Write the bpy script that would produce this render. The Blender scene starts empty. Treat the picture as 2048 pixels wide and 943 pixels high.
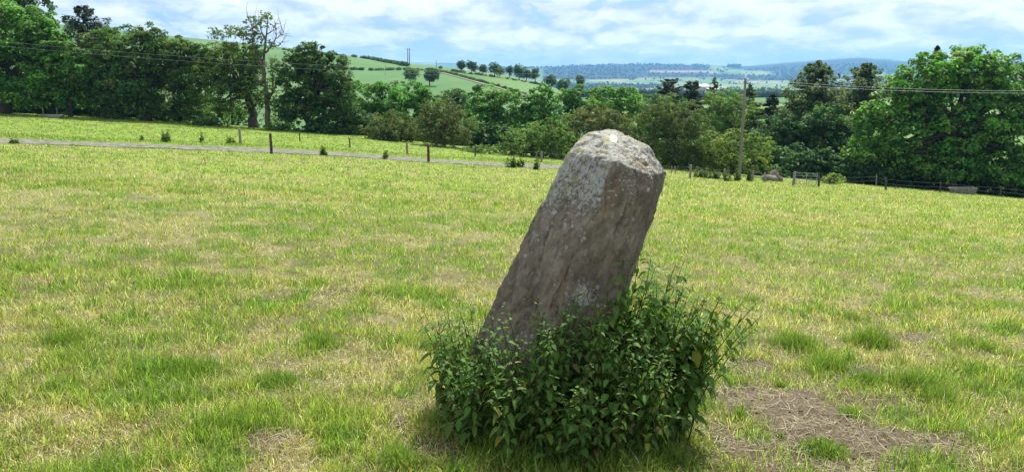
import bpy, bmesh, math, random
import numpy as np
from mathutils import Vector, Matrix, Quaternion, noise as mnoise

# ------------------------------------------------------------------ scene, camera, sky, sun
scene = bpy.context.scene
COL = scene.collection
F, CX, CY, HOR, H = 1518.0, 1024.0, 471.5, 150.0, 1.65     # lens in photo pixels, horizon row, eye height
PITCH = math.atan((CY - HOR) / F)
cam_d = bpy.data.cameras.new("camera")
cam = bpy.data.objects.new("camera", cam_d)
COL.objects.link(cam)
cam.location = (0, 0, H)
cam.rotation_euler = (math.pi / 2 - PITCH, 0, 0)
cam_d.sensor_fit = 'HORIZONTAL'
cam_d.sensor_width = 36.0
cam_d.lens = 36.0 * F / 2048.0
cam_d.clip_start = 0.1
cam_d.clip_end = 60000
scene.camera = cam

SUN_AZ, SUN_EL = math.radians(24), math.radians(56)         # azimuth to the right of straight ahead
SUN_DIR = Vector((math.sin(SUN_AZ) * math.cos(SUN_EL), math.cos(SUN_AZ) * math.cos(SUN_EL), math.sin(SUN_EL)))
sun_d = bpy.data.lights.new("sun", 'SUN')
sun_d.energy = 5.0
sun_d.angle = math.radians(0.55)
sun_d.color = (1.0, 0.955, 0.87)
sun = bpy.data.objects.new("sun", sun_d)
COL.objects.link(sun)
sun.rotation_euler = (-SUN_DIR).to_track_quat('-Z', 'Y').to_euler()
sun.location = (0, 0, 60)

world = bpy.data.worlds.new("World")
scene.world = world
world.use_nodes = True
wn = world.node_tree
wn.nodes.clear()


def N(nt, typ, **kw):
    n = nt.nodes.new(typ)
    for k, v in kw.items():
        if k in n.inputs.keys():
            n.inputs[k].default_value = v
        else:
            setattr(n, k, v)
    return n


def build_world():
    L = wn.links.new
    out = N(wn, 'ShaderNodeOutputWorld')
    bg = N(wn, 'ShaderNodeBackground', Strength=0.075)
    sky = N(wn, 'ShaderNodeTexSky', sky_type='NISHITA', sun_disc=False)
    sky.sun_elevation = SUN_EL
    sky.sun_rotation = SUN_AZ
    sky.air_density = 1.0
    sky.dust_density = 0.35
    sky.ozone_density = 2.5
    tc = N(wn, 'ShaderNodeTexCoord')
    sep = N(wn, 'ShaderNodeSeparateXYZ')
    L(tc.outputs['Generated'], sep.inputs[0])

    def M(op, a, b=None, c=None):
        m = N(wn, 'ShaderNodeMath', operation=op)
        for i, s in enumerate((a, b, c)):
            if s is None:
                continue
            if isinstance(s, (int, float)):
                m.inputs[i].default_value = s
            else:
                L(s, m.inputs[i])
        return m.outputs[0]
    zz = M('MAXIMUM', sep.outputs[2], 0.0)
    den = M('ADD', zz, 0.22)
    px, py = M('DIVIDE', sep.outputs[0], den), M('DIVIDE', sep.outputs[1], den)
    cmb = N(wn, 'ShaderNodeCombineXYZ')
    L(px, cmb.inputs[0])
    L(py, cmb.inputs[1])

    def cloud(scale, detail, rough, off, lo, hi, dist=0.3):
        mp = N(wn, 'ShaderNodeMapping')
        mp.inputs['Location'].default_value = off
        mp.inputs['Scale'].default_value = (1.0, 0.75, 1)
        L(cmb.outputs[0], mp.inputs[0])
        nz = N(wn, 'ShaderNodeTexNoise', Scale=scale, Detail=detail, Roughness=rough, Distortion=dist)
        L(mp.outputs[0], nz.inputs['Vector'])
        mr = N(wn, 'ShaderNodeMapRange', interpolation_type='SMOOTHSTEP')
        mr.inputs[1].default_value = lo
        mr.inputs[2].default_value = hi
        L(nz.outputs[0], mr.inputs[0])
        return mr.outputs[0], nz.outputs[0]
    # broad sheet of cloud overhead, breaking up towards the horizon
    m1, n1 = cloud(1.7, 7, 0.6, (2.3, 0.4, 0), 0.30, 0.52)
    m2, n2 = cloud(5.0, 6, 0.58, (7.1, 3.3, 0), 0.45, 0.60, 0.3)
    high = N(wn, 'ShaderNodeMapRange', interpolation_type='SMOOTHSTEP')
    high.inputs[1].default_value = 0.0
    high.inputs[2].default_value = 0.06
    L(zz, high.inputs[0])
    m1h = M('MULTIPLY', m1, M('ADD', M('MULTIPLY', high.outputs[0], 0.50), 0.48))
    mask = M('MINIMUM', M('ADD', M('MULTIPLY', m1h, 0.9), M('MULTIPLY', M('MULTIPLY', m2, 0.65), high.outputs[0])), 0.97)
    # cloud brightness: grey undersides to white tops
    ramp = N(wn, 'ShaderNodeValToRGB')
    L(M('ADD', M('MULTIPLY', n2, 0.55), M('MULTIPLY', n1, 0.5)), ramp.inputs[0])
    e = ramp.color_ramp.elements
    e[0].position, e[0].color = 0.44, (5.6, 6.5, 7.6, 1)
    e[1].position, e[1].color = 0.62, (10.2, 10.6, 11.0, 1)
    mix = N(wn, 'ShaderNodeMix', data_type='RGBA')
    L(mask, mix.inputs[0])
    tint = N(wn, 'ShaderNodeMix', data_type='RGBA', blend_type='MULTIPLY')
    tint.inputs[0].default_value = 1.0
    tint.inputs[7].default_value = (0.60, 0.80, 1.04, 1)
    L(sky.outputs[0], tint.inputs[6])
    L(tint.outputs[2], mix.inputs[6])
    L(ramp.outputs[0], mix.inputs[7])
    L(mix.outputs[2], bg.inputs[0])
    L(bg.outputs[0], out.inputs[0])


build_world()
scene.render.engine = 'CYCLES'
scene.view_settings.view_transform = 'Standard'
scene.view_settings.look = 'None'
scene.view_settings.exposure = 0.65
scene.view_settings.gamma = 1.0
scene.cycles.use_denoising = True
scene.cycles.max_bounces = 6
scene.cycles.diffuse_bounces = 3
scene.cycles.transmission_bounces = 4
scene.cycles.volume_bounces = 1
scene.cycles.transparent_max_bounces = 8

# ------------------------------------------------------------------ pixel rays and numpy noise
cP, sP = math.cos(PITCH), math.sin(PITCH)


def W(u, v, Y):
    """point at forward distance Y on the sight line through photo pixel (u, v)"""
    a, b = (u - CX) / F, (CY - v) / F
    dy = cP + b * sP
    t = Y / dy
    return np.array([a * t, Y, H + (-sP + b * cP) * t])


def hash2(ix, iy, seed):
    n = (ix.astype(np.int64) * 374761393 + iy.astype(np.int64) * 668265263 + seed * 974634777) & 0x7fffffff
    n = ((n ^ (n >> 13)) * 1274126177) & 0x7fffffff
    n = (n ^ (n >> 16)) & 0xffff
    return n / 65535.0


def vn(x, y, seed=0):
    ix, iy = np.floor(x), np.floor(y)
    fx, fy = x - ix, y - iy
    fx = fx * fx * fx * (fx * (fx * 6 - 15) + 10)
    fy = fy * fy * fy * (fy * (fy * 6 - 15) + 10)
    a, b = hash2(ix, iy, seed), hash2(ix + 1, iy, seed)
    c, d = hash2(ix, iy + 1, seed), hash2(ix + 1, iy + 1, seed)
    return (a + (b - a) * fx) * (1 - fy) + (c + (d - c) * fx) * fy


def fbm(x, y, seed=0, octv=4, gain=0.5):
    s, a, t = 0.0, 1.0, 0.0
    for o in range(octv):
        s = s + a * vn(x * 2 ** o + 17.3 * o, y * 2 ** o - 9.1 * o, seed + o)
        t += a
        a *= gain
    return s / t


def sstep(a, b, x):
    t = np.clip((x - a) / (b - a), 0, 1)
    return t * t * (3 - 2 * t)


# ------------------------------------------------------------------ ground heights
GP = [(543, 307, 45), (857, 325, 51), (1380, 357, 62), (1485, 350, 63), (1586, 372, 64), (1771, 379, 66), (1925, 388, 66),
      (2048, 397, 68), (0, 228, 85), (280, 245, 82), (560, 262, 80), (720, 276, 76), (815, 311, 60), (481, 290, 53),
      (0, 280, 50), (300, 291, 49), (640, 306, 50), (1110, 333, 58), (1083, 328, 62)]
_A, _B, _X = [], [], []
for u_, v_, Y_ in GP:
    x_, y_, z_ = W(u_, v_, Y_)
    _A.append(np.array([x_, y_, y_ * y_, x_ * y_, x_ * x_]) / Y_)
    _B.append(z_ / Y_)
    _X.append((x_, y_))
_A += [[0, .3, 0, 0, 0], [.3, 0, 0, 0, 0]]
_B += [-.018, -.015]
GC = np.linalg.lstsq(np.array(_A), np.array(_B), rcond=None)[0]
_X = np.array(_X)
_res = np.array([b * p[2] for b, p in zip(_B, GP)]) - np.array([np.dot(a, GC) * p[2] for a, p in zip(_A, GP)])
_K = np.exp(-((_X[:, None, :] - _X[None, :, :]) ** 2).sum(-1) / (2 * 13.0 ** 2))
GW = np.linalg.solve(_K + 0.35 * np.eye(len(_X)), _res)


def yb(x):
    return np.interp(x, [-70, -40, -24, -12, 5, 20, 46, 90], [92, 88, 84, 78, 73, 71, 74, 76])


def zf(x, y):
    """field surface, falling away behind the boundary"""
    x, y = np.asarray(x, float), np.asarray(y, float)
    z = GC[0] * x + GC[1] * y + GC[2] * y * y + GC[3] * x * y + GC[4] * x * x
    for (cx, cy), w in zip(_X, GW):
        z = z + w * np.exp(-((x - cx) ** 2 + (y - cy) ** 2) / (2 * 13.0 ** 2))
    d = np.maximum(y - yb(x) - 5, 0)
    return z - np.minimum(0.012 * d * d, 0.25 * d)


def relief(x, y):
    """hummocks of the pasture; centimetres near by, nothing that moves the far edge"""
    r = 0.05 * (fbm(x * 0.9, y * 0.9, 5, 3) - 0.5) + 0.05 * (fbm(x * 3.1, y * 3.1, 9, 3) - 0.5)
    return r


def zg(x, y):
    return zf(x, y) + relief(x, y)


def G(u, v, lo=2.0, hi=100.0):
    """ground point seen at pixel (u, v)"""
    Ys = np.geomspace(lo, hi, 4000)
    a, b = (u - CX) / F, (CY - v) / F
    t = Ys / (cP + b * sP)
    zz = H + (-sP + b * cP) * t
    d = zz - zf(a * t, Ys)
    i = int(np.argmax(d < 0)) if (d < 0).any() else int(np.argmin(np.abs(d)))
    return np.array([a * t[i], Ys[i], float(zf(a * t[i], Ys[i]))])


_RU = [-900, -300, 0, 330, 560, 690, 760, 820, 915, 1000, 1085, 1130, 1180, 1300]
_RV = [8, 22, 48, 78, 98, 112, 122, 129, 138, 148, 166, 184, 208, 260]
_RY = [820, 800, 760, 720, 660, 600, 570, 540, 500, 470, 430, 400, 380, 360]


def hill_z(u, Y):
    """green hill on the left: u = bearing in pixels at the horizon, Y = distance"""
    yr = np.interp(u, _RU, _RY)
    vr = np.interp(u, _RU, _RV)
    zr = H + yr * (HOR - vr) / F
    z0 = -24.0
    s = (Y - 150.0) / (yr - 150.0)
    up = z0 + (zr - z0) * np.sin(np.clip(s, 0, 1) * math.pi / 2) ** 1.15
    dn = zr - 0.0011 * np.maximum(Y - yr, 0) ** 2
    return np.where(s < 1, up, dn)


def HG(u, v):
    """hill point seen at pixel (u, v)"""
    a, b = (u - CX) / F, (CY - v) / F
    Ys = np.linspace(150, 900, 3000)
    t = Ys / (cP + b * sP)
    zz = H + (-sP + b * cP) * t
    ueff = CX + a * t / Ys * F
    d = zz - hill_z(ueff, Ys)
    i = int(np.argmax(d < 0)) if (d < 0).any() else int(np.argmin(np.abs(d)))
    return np.array([a * t[i], Ys[i], float(hill_z(ueff[i], Ys[i]))])


def valley_z(u, Y):
    u, Y = np.asarray(u, float), np.asarray(Y, float)
    z = np.interp(Y, [0, 90, 300, 700, 1000, 1500, 2000, 3000, 4000, 5000, 5600],
                  [-22, -22, -20, -19, -27, -43, -54, -50, -36, -18, -4])
    vr = np.interp(u, [-900, 500, 850, 940, 1000, 1085, 1130, 1200, 1290, 1318, 1400, 1450, 1490, 1560, 1620, 1700, 1760, 1810, 1900, 2048, 3000],
                   [124, 128, 127, 129, 133, 136, 133.5, 130.5, 129.5, 131, 131, 134, 133, 127, 123, 118, 121, 127, 125, 124, 120])
    yr = np.interp(u, [-900, 900, 1085, 1400, 1500, 3000], [9000, 9000, 6600, 6600, 8600, 8600])
    zr = H + yr * (HOR - vr) / F
    s = np.clip((Y - 4600) / (yr - 4600), 0, 1)
    z46 = np.interp(4600, [4000, 5000], [-36, -18])
    hill = z46 + (zr - z46) * (np.sin(s * math.pi / 2) ** 1.25)
    z = np.where(Y > 4600, hill, z)
    z = np.where(Y > yr, zr - 0.00004 * (Y - yr) ** 2, z)
    x = (u - CX) / F * Y
    w = sstep(500, 1500, Y) * (1 - sstep(0.75, 1.0, s))
    return z + w * 9.0 * (fbm(x / 900., Y / 900., 31, 3) - 0.5) * np.minimum(Y / 2500., 1)


def VG(u, v, lo=600, hi=9000):
    a, b = (u - CX) / F, (CY - v) / F
    Ys = np.geomspace(lo, hi, 5000)
    t = Ys / (cP + b * sP)
    zz = H + (-sP + b * cP) * t
    d = zz - valley_z(CX + a * t / Ys * F, Ys)
    i = int(np.argmax(d < 0)) if (d < 0).any() else int(np.argmin(np.abs(d)))
    return np.array([a * t[i], Ys[i], zz[i]])


# ------------------------------------------------------------------ object helpers
def tag(o, label=None, cat=None, group=None, kind=None):
    if label:
        o["label"] = label
    if cat:
        o["category"] = cat
    if group:
        o["group"] = group
    if kind:
        o["kind"] = kind
    return o


def thing(name, loc, label, cat, group=None, rz=0.0):
    o = bpy.data.objects.new(name, None)
    o.empty_display_size = 0.2
    COL.objects.link(o)
    o.location = Vector(loc)
    o.rotation_euler = (0, 0, rz)
    return tag(o, label, cat, group)


def mesh_np(name, verts, faces=None, quads=None, tris=None, col=None, smooth=False):
    """mesh from numpy arrays; faces = (n,k) index array, or quads + tris"""
    me = bpy.data.meshes.new(name)
    verts = np.asarray(verts, np.float32)
    parts = [np.asarray(f, np.int32) for f in (faces, quads, tris) if f is not None and len(f)]
    loops = np.concatenate([p.ravel() for p in parts])
    tot = np.concatenate([np.full(len(p), p.shape[1], np.int32) for p in parts])
    start = np.concatenate([[0], np.cumsum(tot)[:-1]]).astype(np.int32)
    me.vertices.add(len(verts))
    me.vertices.foreach_set('co', verts.ravel())
    me.loops.add(len(loops))
    me.loops.foreach_set('vertex_index', loops)
    me.polygons.add(len(tot))
    me.polygons.foreach_set('loop_start', start)
    if col is not None:
        c = np.ones((len(verts), 4), np.float32)
        c[:, :3] = col
        at = me.attributes.new('col', 'FLOAT_COLOR', 'POINT')
        at.data.foreach_set('color', c.ravel())
    me.update(calc_edges=True)
    me.validate()
    if smooth:
        me.polygons.foreach_set('use_smooth', np.ones(len(me.polygons), bool))
    return me


def obj(name, me, mat=None, parent=None, loc=None):
    o = bpy.data.objects.new(name, me)
    COL.objects.link(o)
    if mat is not None and me is not None and not me.materials:
        me.materials.append(mat)
    if parent is not None:
        o.parent = parent
    if loc is not None:
        o.location = Vector(loc)
    return o


def tube_np(pts, rad, n=6, cap=True):
    pts = np.asarray(pts, float)
    rad = np.broadcast_to(np.asarray(rad, float), (len(pts),))
    tan = np.gradient(pts, axis=0)
    tan /= np.linalg.norm(tan, axis=1)[:, None] + 1e-9
    ref = np.array([0.0, 0.0, 1.0]) if abs(tan[0][2]) < 0.8 else np.array([1.0, 0, 0])
    V, Q = [], []
    for i, (p, t, r) in enumerate(zip(pts, tan, rad)):
        a = np.cross(t, ref)
        a /= np.linalg.norm(a) + 1e-9
        b = np.cross(t, a)
        ang = np.arange(n) * 2 * math.pi / n
        V.append(p + r * (np.cos(ang)[:, None] * a + np.sin(ang)[:, None] * b))
        if i:
            k = np.arange(n)
            Q.append(np.stack([(i - 1) * n + k, (i - 1) * n + (k + 1) % n, i * n + (k + 1) % n, i * n + k], 1))
    V, Q = np.concatenate(V), np.concatenate(Q)
    T = []
    if cap:
        V = np.concatenate([V, [pts[-1]]])
        k = np.arange(n) + (len(pts) - 1) * n
        T = np.stack([k, np.roll(k, -1), np.full(n, len(V) - 1)], 1)
    return V, Q, np.asarray(T, np.int32).reshape(-1, 3)


def join_np(parts):
    V, Q, T, o = [], [], [], 0
    for v, q, t in parts:
        V.append(v)
        if len(q):
            Q.append(np.asarray(q) + o)
        if len(t):
            T.append(np.asarray(t) + o)
        o += len(v)
    return (np.concatenate(V), np.concatenate(Q) if Q else np.zeros((0, 4), int), np.concatenate(T) if T else np.zeros((0, 3), int))


def box_np(c, s, rz=0.0):
    c, s = np.asarray(c, float), np.asarray(s, float) / 2
    v = np.array([[x, y, z] for z in (-1, 1) for y in (-1, 1) for x in (-1, 1)], float) * s
    ca, sa = math.cos(rz), math.sin(rz)
    v = np.stack([v[:, 0] * ca - v[:, 1] * sa, v[:, 0] * sa + v[:, 1] * ca, v[:, 2]], 1) + c
    q = np.array([[0, 2, 3, 1], [4, 5, 7, 6], [0, 1, 5, 4], [2, 6, 7, 3], [0, 4, 6, 2], [1, 3, 7, 5]])
    return v, q, np.zeros((0, 3), int)


# ------------------------------------------------------------------ materials
def new_mat(name):
    m = bpy.data.materials.new(name)
    m.use_nodes = True
    m.node_tree.nodes.clear()
    return m, m.node_tree, m.node_tree.links.new


def leaf_mat(name, trans=0.4, rough=0.5, spec=0.35, sat=1.0, noise=0.0, tcol=(1.25, 1.25, 0.6)):
    m, nt, L = new_mat(name)
    at = N(nt, 'ShaderNodeAttribute', attribute_name='col')
    pr = N(nt, 'ShaderNodeBsdfPrincipled', Roughness=rough)
    pr.inputs['Specular IOR Level'].default_value = spec
    tr = N(nt, 'ShaderNodeBsdfTranslucent')
    mul = N(nt, 'ShaderNodeMix', data_type='RGBA', blend_type='MULTIPLY')
    mul.inputs[0].default_value = 1.0
    mul.inputs[7].default_value = (*tcol, 1)
    mx = N(nt, 'ShaderNodeMixShader', Fac=trans)
    out = N(nt, 'ShaderNodeOutputMaterial')
    L(at.outputs[0], pr.inputs[0])
    L(at.outputs[0], mul.inputs[6])
    L(mul.outputs[2], tr.inputs[0])
    L(pr.outputs[0], mx.inputs[1])
    L(tr.outputs[0], mx.inputs[2])
    L(mx.outputs[0], out.inputs[0])
    return m


def noisy_mat(name, c1, c2, scale=4.0, rough=0.85, bump=0.3, stretch=(1, 1, 1), spec=0.3, metallic=0.0, detail=6):
    m, nt, L = new_mat(name)
    tc = N(nt, 'ShaderNodeTexCoord')
    mp = N(nt, 'ShaderNodeMapping')
    mp.inputs['Scale'].default_value = stretch
    nz = N(nt, 'ShaderNodeTexNoise', Scale=scale, Detail=detail, Roughness=0.65)
    rp = N(nt, 'ShaderNodeValToRGB')
    rp.color_ramp.elements[0].color = (*c1, 1)
    rp.color_ramp.elements[1].color = (*c2, 1)
    rp.color_ramp.elements[0].position = 0.35
    rp.color_ramp.elements[1].position = 0.68
    pr = N(nt, 'ShaderNodeBsdfPrincipled', Roughness=rough, Metallic=metallic)
    pr.inputs['Specular IOR Level'].default_value = spec
    bp = N(nt, 'ShaderNodeBump', Strength=bump, Distance=0.03)
    out = N(nt, 'ShaderNodeOutputMaterial')
    L(tc.outputs['Object'], mp.inputs[0])
    L(mp.outputs[0], nz.inputs['Vector'])
    L(nz.outputs[0], rp.inputs[0])
    L(rp.outputs[0], pr.inputs[0])
    L(nz.outputs[0], bp.inputs['Height'])
    L(bp.outputs[0], pr.inputs['Normal'])
    L(pr.outputs[0], out.inputs[0])
    return m


def vcol_mat(name, rough=0.95, scale=40.0, amt=0.35, bump=0.5, dist=0.02, spec=0.15):
    m, nt, L = new_mat(name)
    at = N(nt, 'ShaderNodeAttribute', attribute_name='col')
    tc = N(nt, 'ShaderNodeTexCoord')
    nz = N(nt, 'ShaderNodeTexNoise', Scale=scale, Detail=8, Roughness=0.7)
    mr = N(nt, 'ShaderNodeMapRange')
    mr.inputs[1].default_value, mr.inputs[2].default_value = 0.25, 0.75
    mr.inputs[3].default_value, mr.inputs[4].default_value = 1 - amt, 1 + amt
    mul = N(nt, 'ShaderNodeVectorMath', operation='SCALE')
    pr = N(nt, 'ShaderNodeBsdfPrincipled', Roughness=rough)
    pr.inputs['Specular IOR Level'].default_value = spec
    bp = N(nt, 'ShaderNodeBump', Strength=bump, Distance=dist)
    out = N(nt, 'ShaderNodeOutputMaterial')
    L(tc.outputs['Object'], nz.inputs['Vector'])
    L(nz.outputs[0], mr.inputs[0])
    L(at.outputs[0], mul.inputs[0])
    L(mr.outputs[0], mul.inputs['Scale'])
    L(mul.outputs[0], pr.inputs[0])
    L(nz.outputs[0], bp.inputs['Height'])
    L(bp.outputs[0], pr.inputs['Normal'])
    L(pr.outputs[0], out.inputs[0])
    return m


MAT = {}
MAT['leaf'] = leaf_mat('tree_leaf', 0.45, 0.6, 0.22)
MAT['needle'] = leaf_mat('conifer_needle', 0.48, 0.6, 0.2, tcol=(1.1, 1.15, 0.7))
MAT['blade'] = leaf_mat('grass_blade', 0.52, 0.5, 0.3, tcol=(1.12, 1.17, 0.70))
MAT['weed'] = leaf_mat('weed_leaf', 0.40, 0.65, 0.2)
MAT['bark'] = noisy_mat('bark', (0.025, 0.022, 0.016), (0.075, 0.064, 0.048), 3.0, 0.9, 0.6, (3, 3, 0.6))
MAT['dead'] = noisy_mat('dead_bark', (0.07, 0.062, 0.05), (0.18, 0.16, 0.132), 3.0, 0.9, 0.5, (3, 3, 0.6))
MAT['ground'] = vcol_mat('pasture_soil', 0.95, 34.0, 0.45, 0.7, 0.03)
MAT['hillgrass'] = vcol_mat('far_grass', 0.95, 0.05, 0.14, 0.2, 1.0)
MAT['gravel'] = noisy_mat('gravel', (0.095, 0.095, 0.072), (0.225, 0.222, 0.180), 3.0, 0.95, 0.8)
MAT['post_dark'] = noisy_mat('dark_timber', (0.03, 0.027, 0.024), (0.09, 0.08, 0.07), 12, 0.9, 0.5, (3, 3, 0.4))
MAT['post_grey'] = noisy_mat('weathered_timber', (0.14, 0.125, 0.10), (0.30, 0.27, 0.22), 12, 0.9, 0.5, (3, 3, 0.4))
MAT['post_red'] = noisy_mat('red_brown_timber', (0.07, 0.024, 0.016), (0.15, 0.052, 0.034), 12, 0.8, 0.5, (3, 3, 0.4))
MAT['pole'] = noisy_mat('pole_timber', (0.12, 0.105, 0.088), (0.25, 0.228, 0.195), 7, 0.9, 0.4, (4, 4, 0.25))
MAT['wire'] = noisy_mat('wire', (0.10, 0.10, 0.10), (0.2, 0.2, 0.2), 20, 0.6, 0.1, metallic=0.6)
MAT['cable'] = noisy_mat('cable', (0.30, 0.31, 0.32), (0.42, 0.43, 0.44), 20, 0.5, 0.1, metallic=0.3)
MAT['porcelain'] = noisy_mat('porcelain', (0.6, 0.6, 0.58), (0.75, 0.75, 0.73), 10, 0.3, 0.05, spec=0.5)
MAT['concrete'] = noisy_mat('trough_concrete', (0.10, 0.095, 0.085), (0.22, 0.205, 0.185), 5, 0.9, 0.5)
MAT['galv'] = noisy_mat('galvanised', (0.22, 0.23, 0.24), (0.36, 0.37, 0.38), 6, 0.5, 0.15, metallic=0.7)
MAT['rock'] = noisy_mat('rubble', (0.10, 0.085, 0.065), (0.26, 0.225, 0.18), 4, 0.9, 0.9)
MAT['wall'] = noisy_mat('shed_wall', (0.42, 0.42, 0.41), (0.55, 0.55, 0.54), 0.2, 0.8, 0.05)
MAT['shedroof'] = noisy_mat('shed_roof', (0.45, 0.46, 0.48), (0.60, 0.61, 0.63), 0.3, 0.6, 0.05)
m_, nt_, L_ = new_mat('trough_water')
pr_ = N(nt_, 'ShaderNodeBsdfPrincipled', Roughness=0.08)
pr_.inputs[0].default_value = (0.03, 0.035, 0.03, 1)
L_(pr_.outputs[0], N(nt_, 'ShaderNodeOutputMaterial').inputs[0])
MAT['water'] = m_

# ------------------------------------------------------------------ pasture: masks shared by soil and grass
STONE_XY = G(1075, 850)[:2]
# (u, v, half width px, half height px, strength): bare trodden earth
SOIL = [(1600, 838, 220, 105, 1.0), (1450, 800, 80, 80, .9), (1600, 905, 260, 55, .9), (1500, 745, 80, 45, .8), (1745, 742, 90, 18, .9), (1830, 925, 150, 35, .75), (1470, 880, 90, 70, .9),
        (1690, 800, 90, 30, .7), (355, 778, 120, 13, .8), (690, 578, 38, 12, .75), (640, 590, 30, 9, .5), (800, 842, 22, 14, 1.0), (870, 915, 70, 18, .8),
        (1868, 521, 38, 6, .6), (1090, 590, 50, 10, .4), (1540, 690, 60, 18, .7), (430, 384, 60, 3, .5), (240, 640, 40, 6, .5)]
STRAW = [(690, 745, 110, 45, 1.0), (1560, 640, 160, 40, .8), (1520, 540, 180, 24, .6), (560, 640, 60, 15, .6), (240, 330, 120, 12, .6), (1100, 900, 30, 20, 0),
         (800, 870, 90, 40, .5), (300, 620, 110, 20, .6), (160, 560, 90, 14, .6), (930, 570, 120, 18, .6), (520, 360, 150, 10, .5), (60, 860, 120, 50, .6)]
LUSH = [(1100, 915, 190, 45, 1.0), (370, 745, 100, 18, 1.0), (560, 770, 90, 18, .7), (240, 690, 120, 30, .6), (770, 590, 120, 14, .8), (640, 690, 60, 16, .7), (1720, 640, 60, 16, .4)]


def ell_list(L):
    out = []
    for u, v, ru, rv, s in L:
        c = G(u, v)
        e = G(u + ru, v)
        f1, f0 = G(u, v - rv), G(u, v + rv)
        out.append((c[0], c[1], abs(e[0] - c[0]), max(0.5 * abs(f1[1] - f0[1]), 0.05), s))
    return out


SOIL_E, STRAW_E, LUSH_E = ell_list(SOIL), ell_list(STRAW), ell_list(LUSH)


def mask_of(E, x, y, seed):
    wob = (fbm(x * 2.6, y * 2.6, seed, 5, .6) - 0.5) * (2.6 if seed == 41 else 1.5)
    m = np.zeros_like(x)
    for cx, cy, rx, ry, s in E:
        d = np.sqrt(((x - cx) / rx) ** 2 + ((y - cy) / ry) ** 2) + wob
        m = np.maximum(m, s * (1 - sstep(0.40, 1.35, d)))
    return m


# track centre line (photo pixels on the ground)
TRK = np.array([G(u, v)[:2] for u, v in [(-420, 262), (-200, 271), (0, 281.5), (200, 288.5), (400, 296), (560, 302), (720, 311), (857, 321), (950, 326.5), (1110, 334), (1200, 339)]])
TRK_T = np.linspace(0, 1, len(TRK))


def trk_y(x):
    return np.interp(x, TRK[:, 0], TRK[:, 1])


TRK_END = TRK[-1, 0]


def trk_cut(x, y):
    """track bed: the near verge is worn down, the far verge stands as a low bank"""
    d = y - trk_y(x)
    on = 1 - sstep(TRK_END - 3, TRK_END, x)
    return on * (0.16 * sstep(-1.0, 2.2, d) * (1 - sstep(3.0, 9.0, d)) - 0.14 * sstep(-4.0, -2.0, d) * (1 - sstep(-1.0, 1.6, d)))



def field_masks(x, y):
    soil = mask_of(SOIL_E, x, y, 41)
    small = fbm(x * 1.3, y * 1.3, 77, 4)
    soil = np.maximum(soil, 0.9 * sstep(0.76, 0.84, small) * (1 - sstep(30, 45, y)))
    straw = np.maximum(mask_of(STRAW_E, x, y, 51), sstep(0.44, 0.62, 0.4 * fbm(x * 0.55, y * 0.45, 61, 4) + 0.6 * fbm(x * 2.6, y * 2.0, 62, 4)))
    beyond = sstep(0.0, 3.0, y - trk_y(x)) * (x < TRK_END + 2)
    straw = straw * (1 - 0.75 * beyond)
    lush = np.maximum(mask_of(LUSH_E, x, y, 71), 0.9 * sstep(0.50, 0.66, .35 * fbm(x * 0.9 + 50, y * 0.9, 81, 3) + .65 * fbm(x * 4.2 + 50, y * 3.6, 82, 3)))
    edge = np.exp(-((np.abs(y - trk_y(x)) - 2.0) / 0.9) ** 2) * (x < TRK_END)
    lush = np.maximum(lush, 0.7 * edge)
    return soil, straw, lush, beyond


C_GREEN, C_LUSH = np.array([0.225, 0.325, 0.050]), np.array([0.135, 0.245, 0.038])
C_STRAW, C_SOIL = np.array([0.57, 0.50, 0.27]), np.array([0.112, 0.088, 0.060])


def lerp(a, b, t):
    return a + (b - a) * t[:, None]


def build_field():
    us = np.linspace(-450, 2500, 360)
    Ys = np.concatenate([[-6, -1, 1.0], np.geomspace(1.8, 118, 210)])
    UU, YY = np.meshgrid(us, Ys)
    XX = (UU - CX) / F * np.maximum(YY, 6.0)
    x, y = XX.ravel(), YY.ravel()
    z = zg(x, y)
    soil, straw, lush, beyond = field_masks(x, y)
    z = z + soil * 0.035 * (fbm(x * 9, y * 9, 15, 3) - 0.6)
    # track bed sits a hand below the verge
    d = np.abs(y - trk_y(x))
    dt = y - trk_y(x)
    z = z + trk_cut(x, y)
    far = sstep(9, 30, y)
    thatch = lerp(np.broadcast_to(np.array([.105, .100, .045]), (len(x), 3)), C_GREEN * .8, far)
    col = lerp(thatch, C_LUSH * 0.6, lush)
    col = lerp(col, C_STRAW * 0.42, np.clip(straw * 0.5, 0, 1))
    col = lerp(col, C_SOIL * (0.85 + 0.4 * fbm(x * 4, y * 4, 19, 3))[:, None], np.clip(soil * 1.1, 0, 1))
    n = len(us)
    i, j = np.meshgrid(np.arange(len(Ys) - 1), np.arange(n - 1), indexing='ij')
    a = (i * n + j).ravel()
    me = mesh_np('pasture', np.stack([x, y, z], 1), quads=np.stack([a, a + 1, a + n + 1, a + n], 1), col=col, smooth=True)
    tag(obj('pasture', me, MAT['ground']), 'grazed pasture sloping down to the right', None, kind='structure')


build_field()


def build_track():
    xs = np.arange(TRK[0, 0], TRK_END, 0.35)
    V = []
    for x in xs:
        c = trk_y(x)
        wdt = .70 + 0.3 * (float(vn(np.array(x * .4), np.array(3.0), 3)) - .5)
        for k in np.linspace(-1, 1, 9):
            y = c + k * wdt + 0.12 * (float(vn(np.array(x * 1.1), np.array(k * 3.), 8)) - .5)
            V.append((x, y, float(zg(x, y) + trk_cut(x, y)) + 0.05 + 0.03 * (1 - k * k) - 0.045 * math.exp(-((abs(k) - .5) / .18) ** 2)))
    n = 9
    a = np.array([i * n + k for i in range(len(xs) - 1) for k in range(n - 1)])
    me = mesh_np('gravel_track', np.array(V), quads=np.stack([a, a + n, a + n + 1, a + 1], 1), smooth=True)
    tag(obj('gravel_track', me, MAT['gravel']), 'pale gravel farm track crossing the pasture', None, kind='structure')


build_track()


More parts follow.
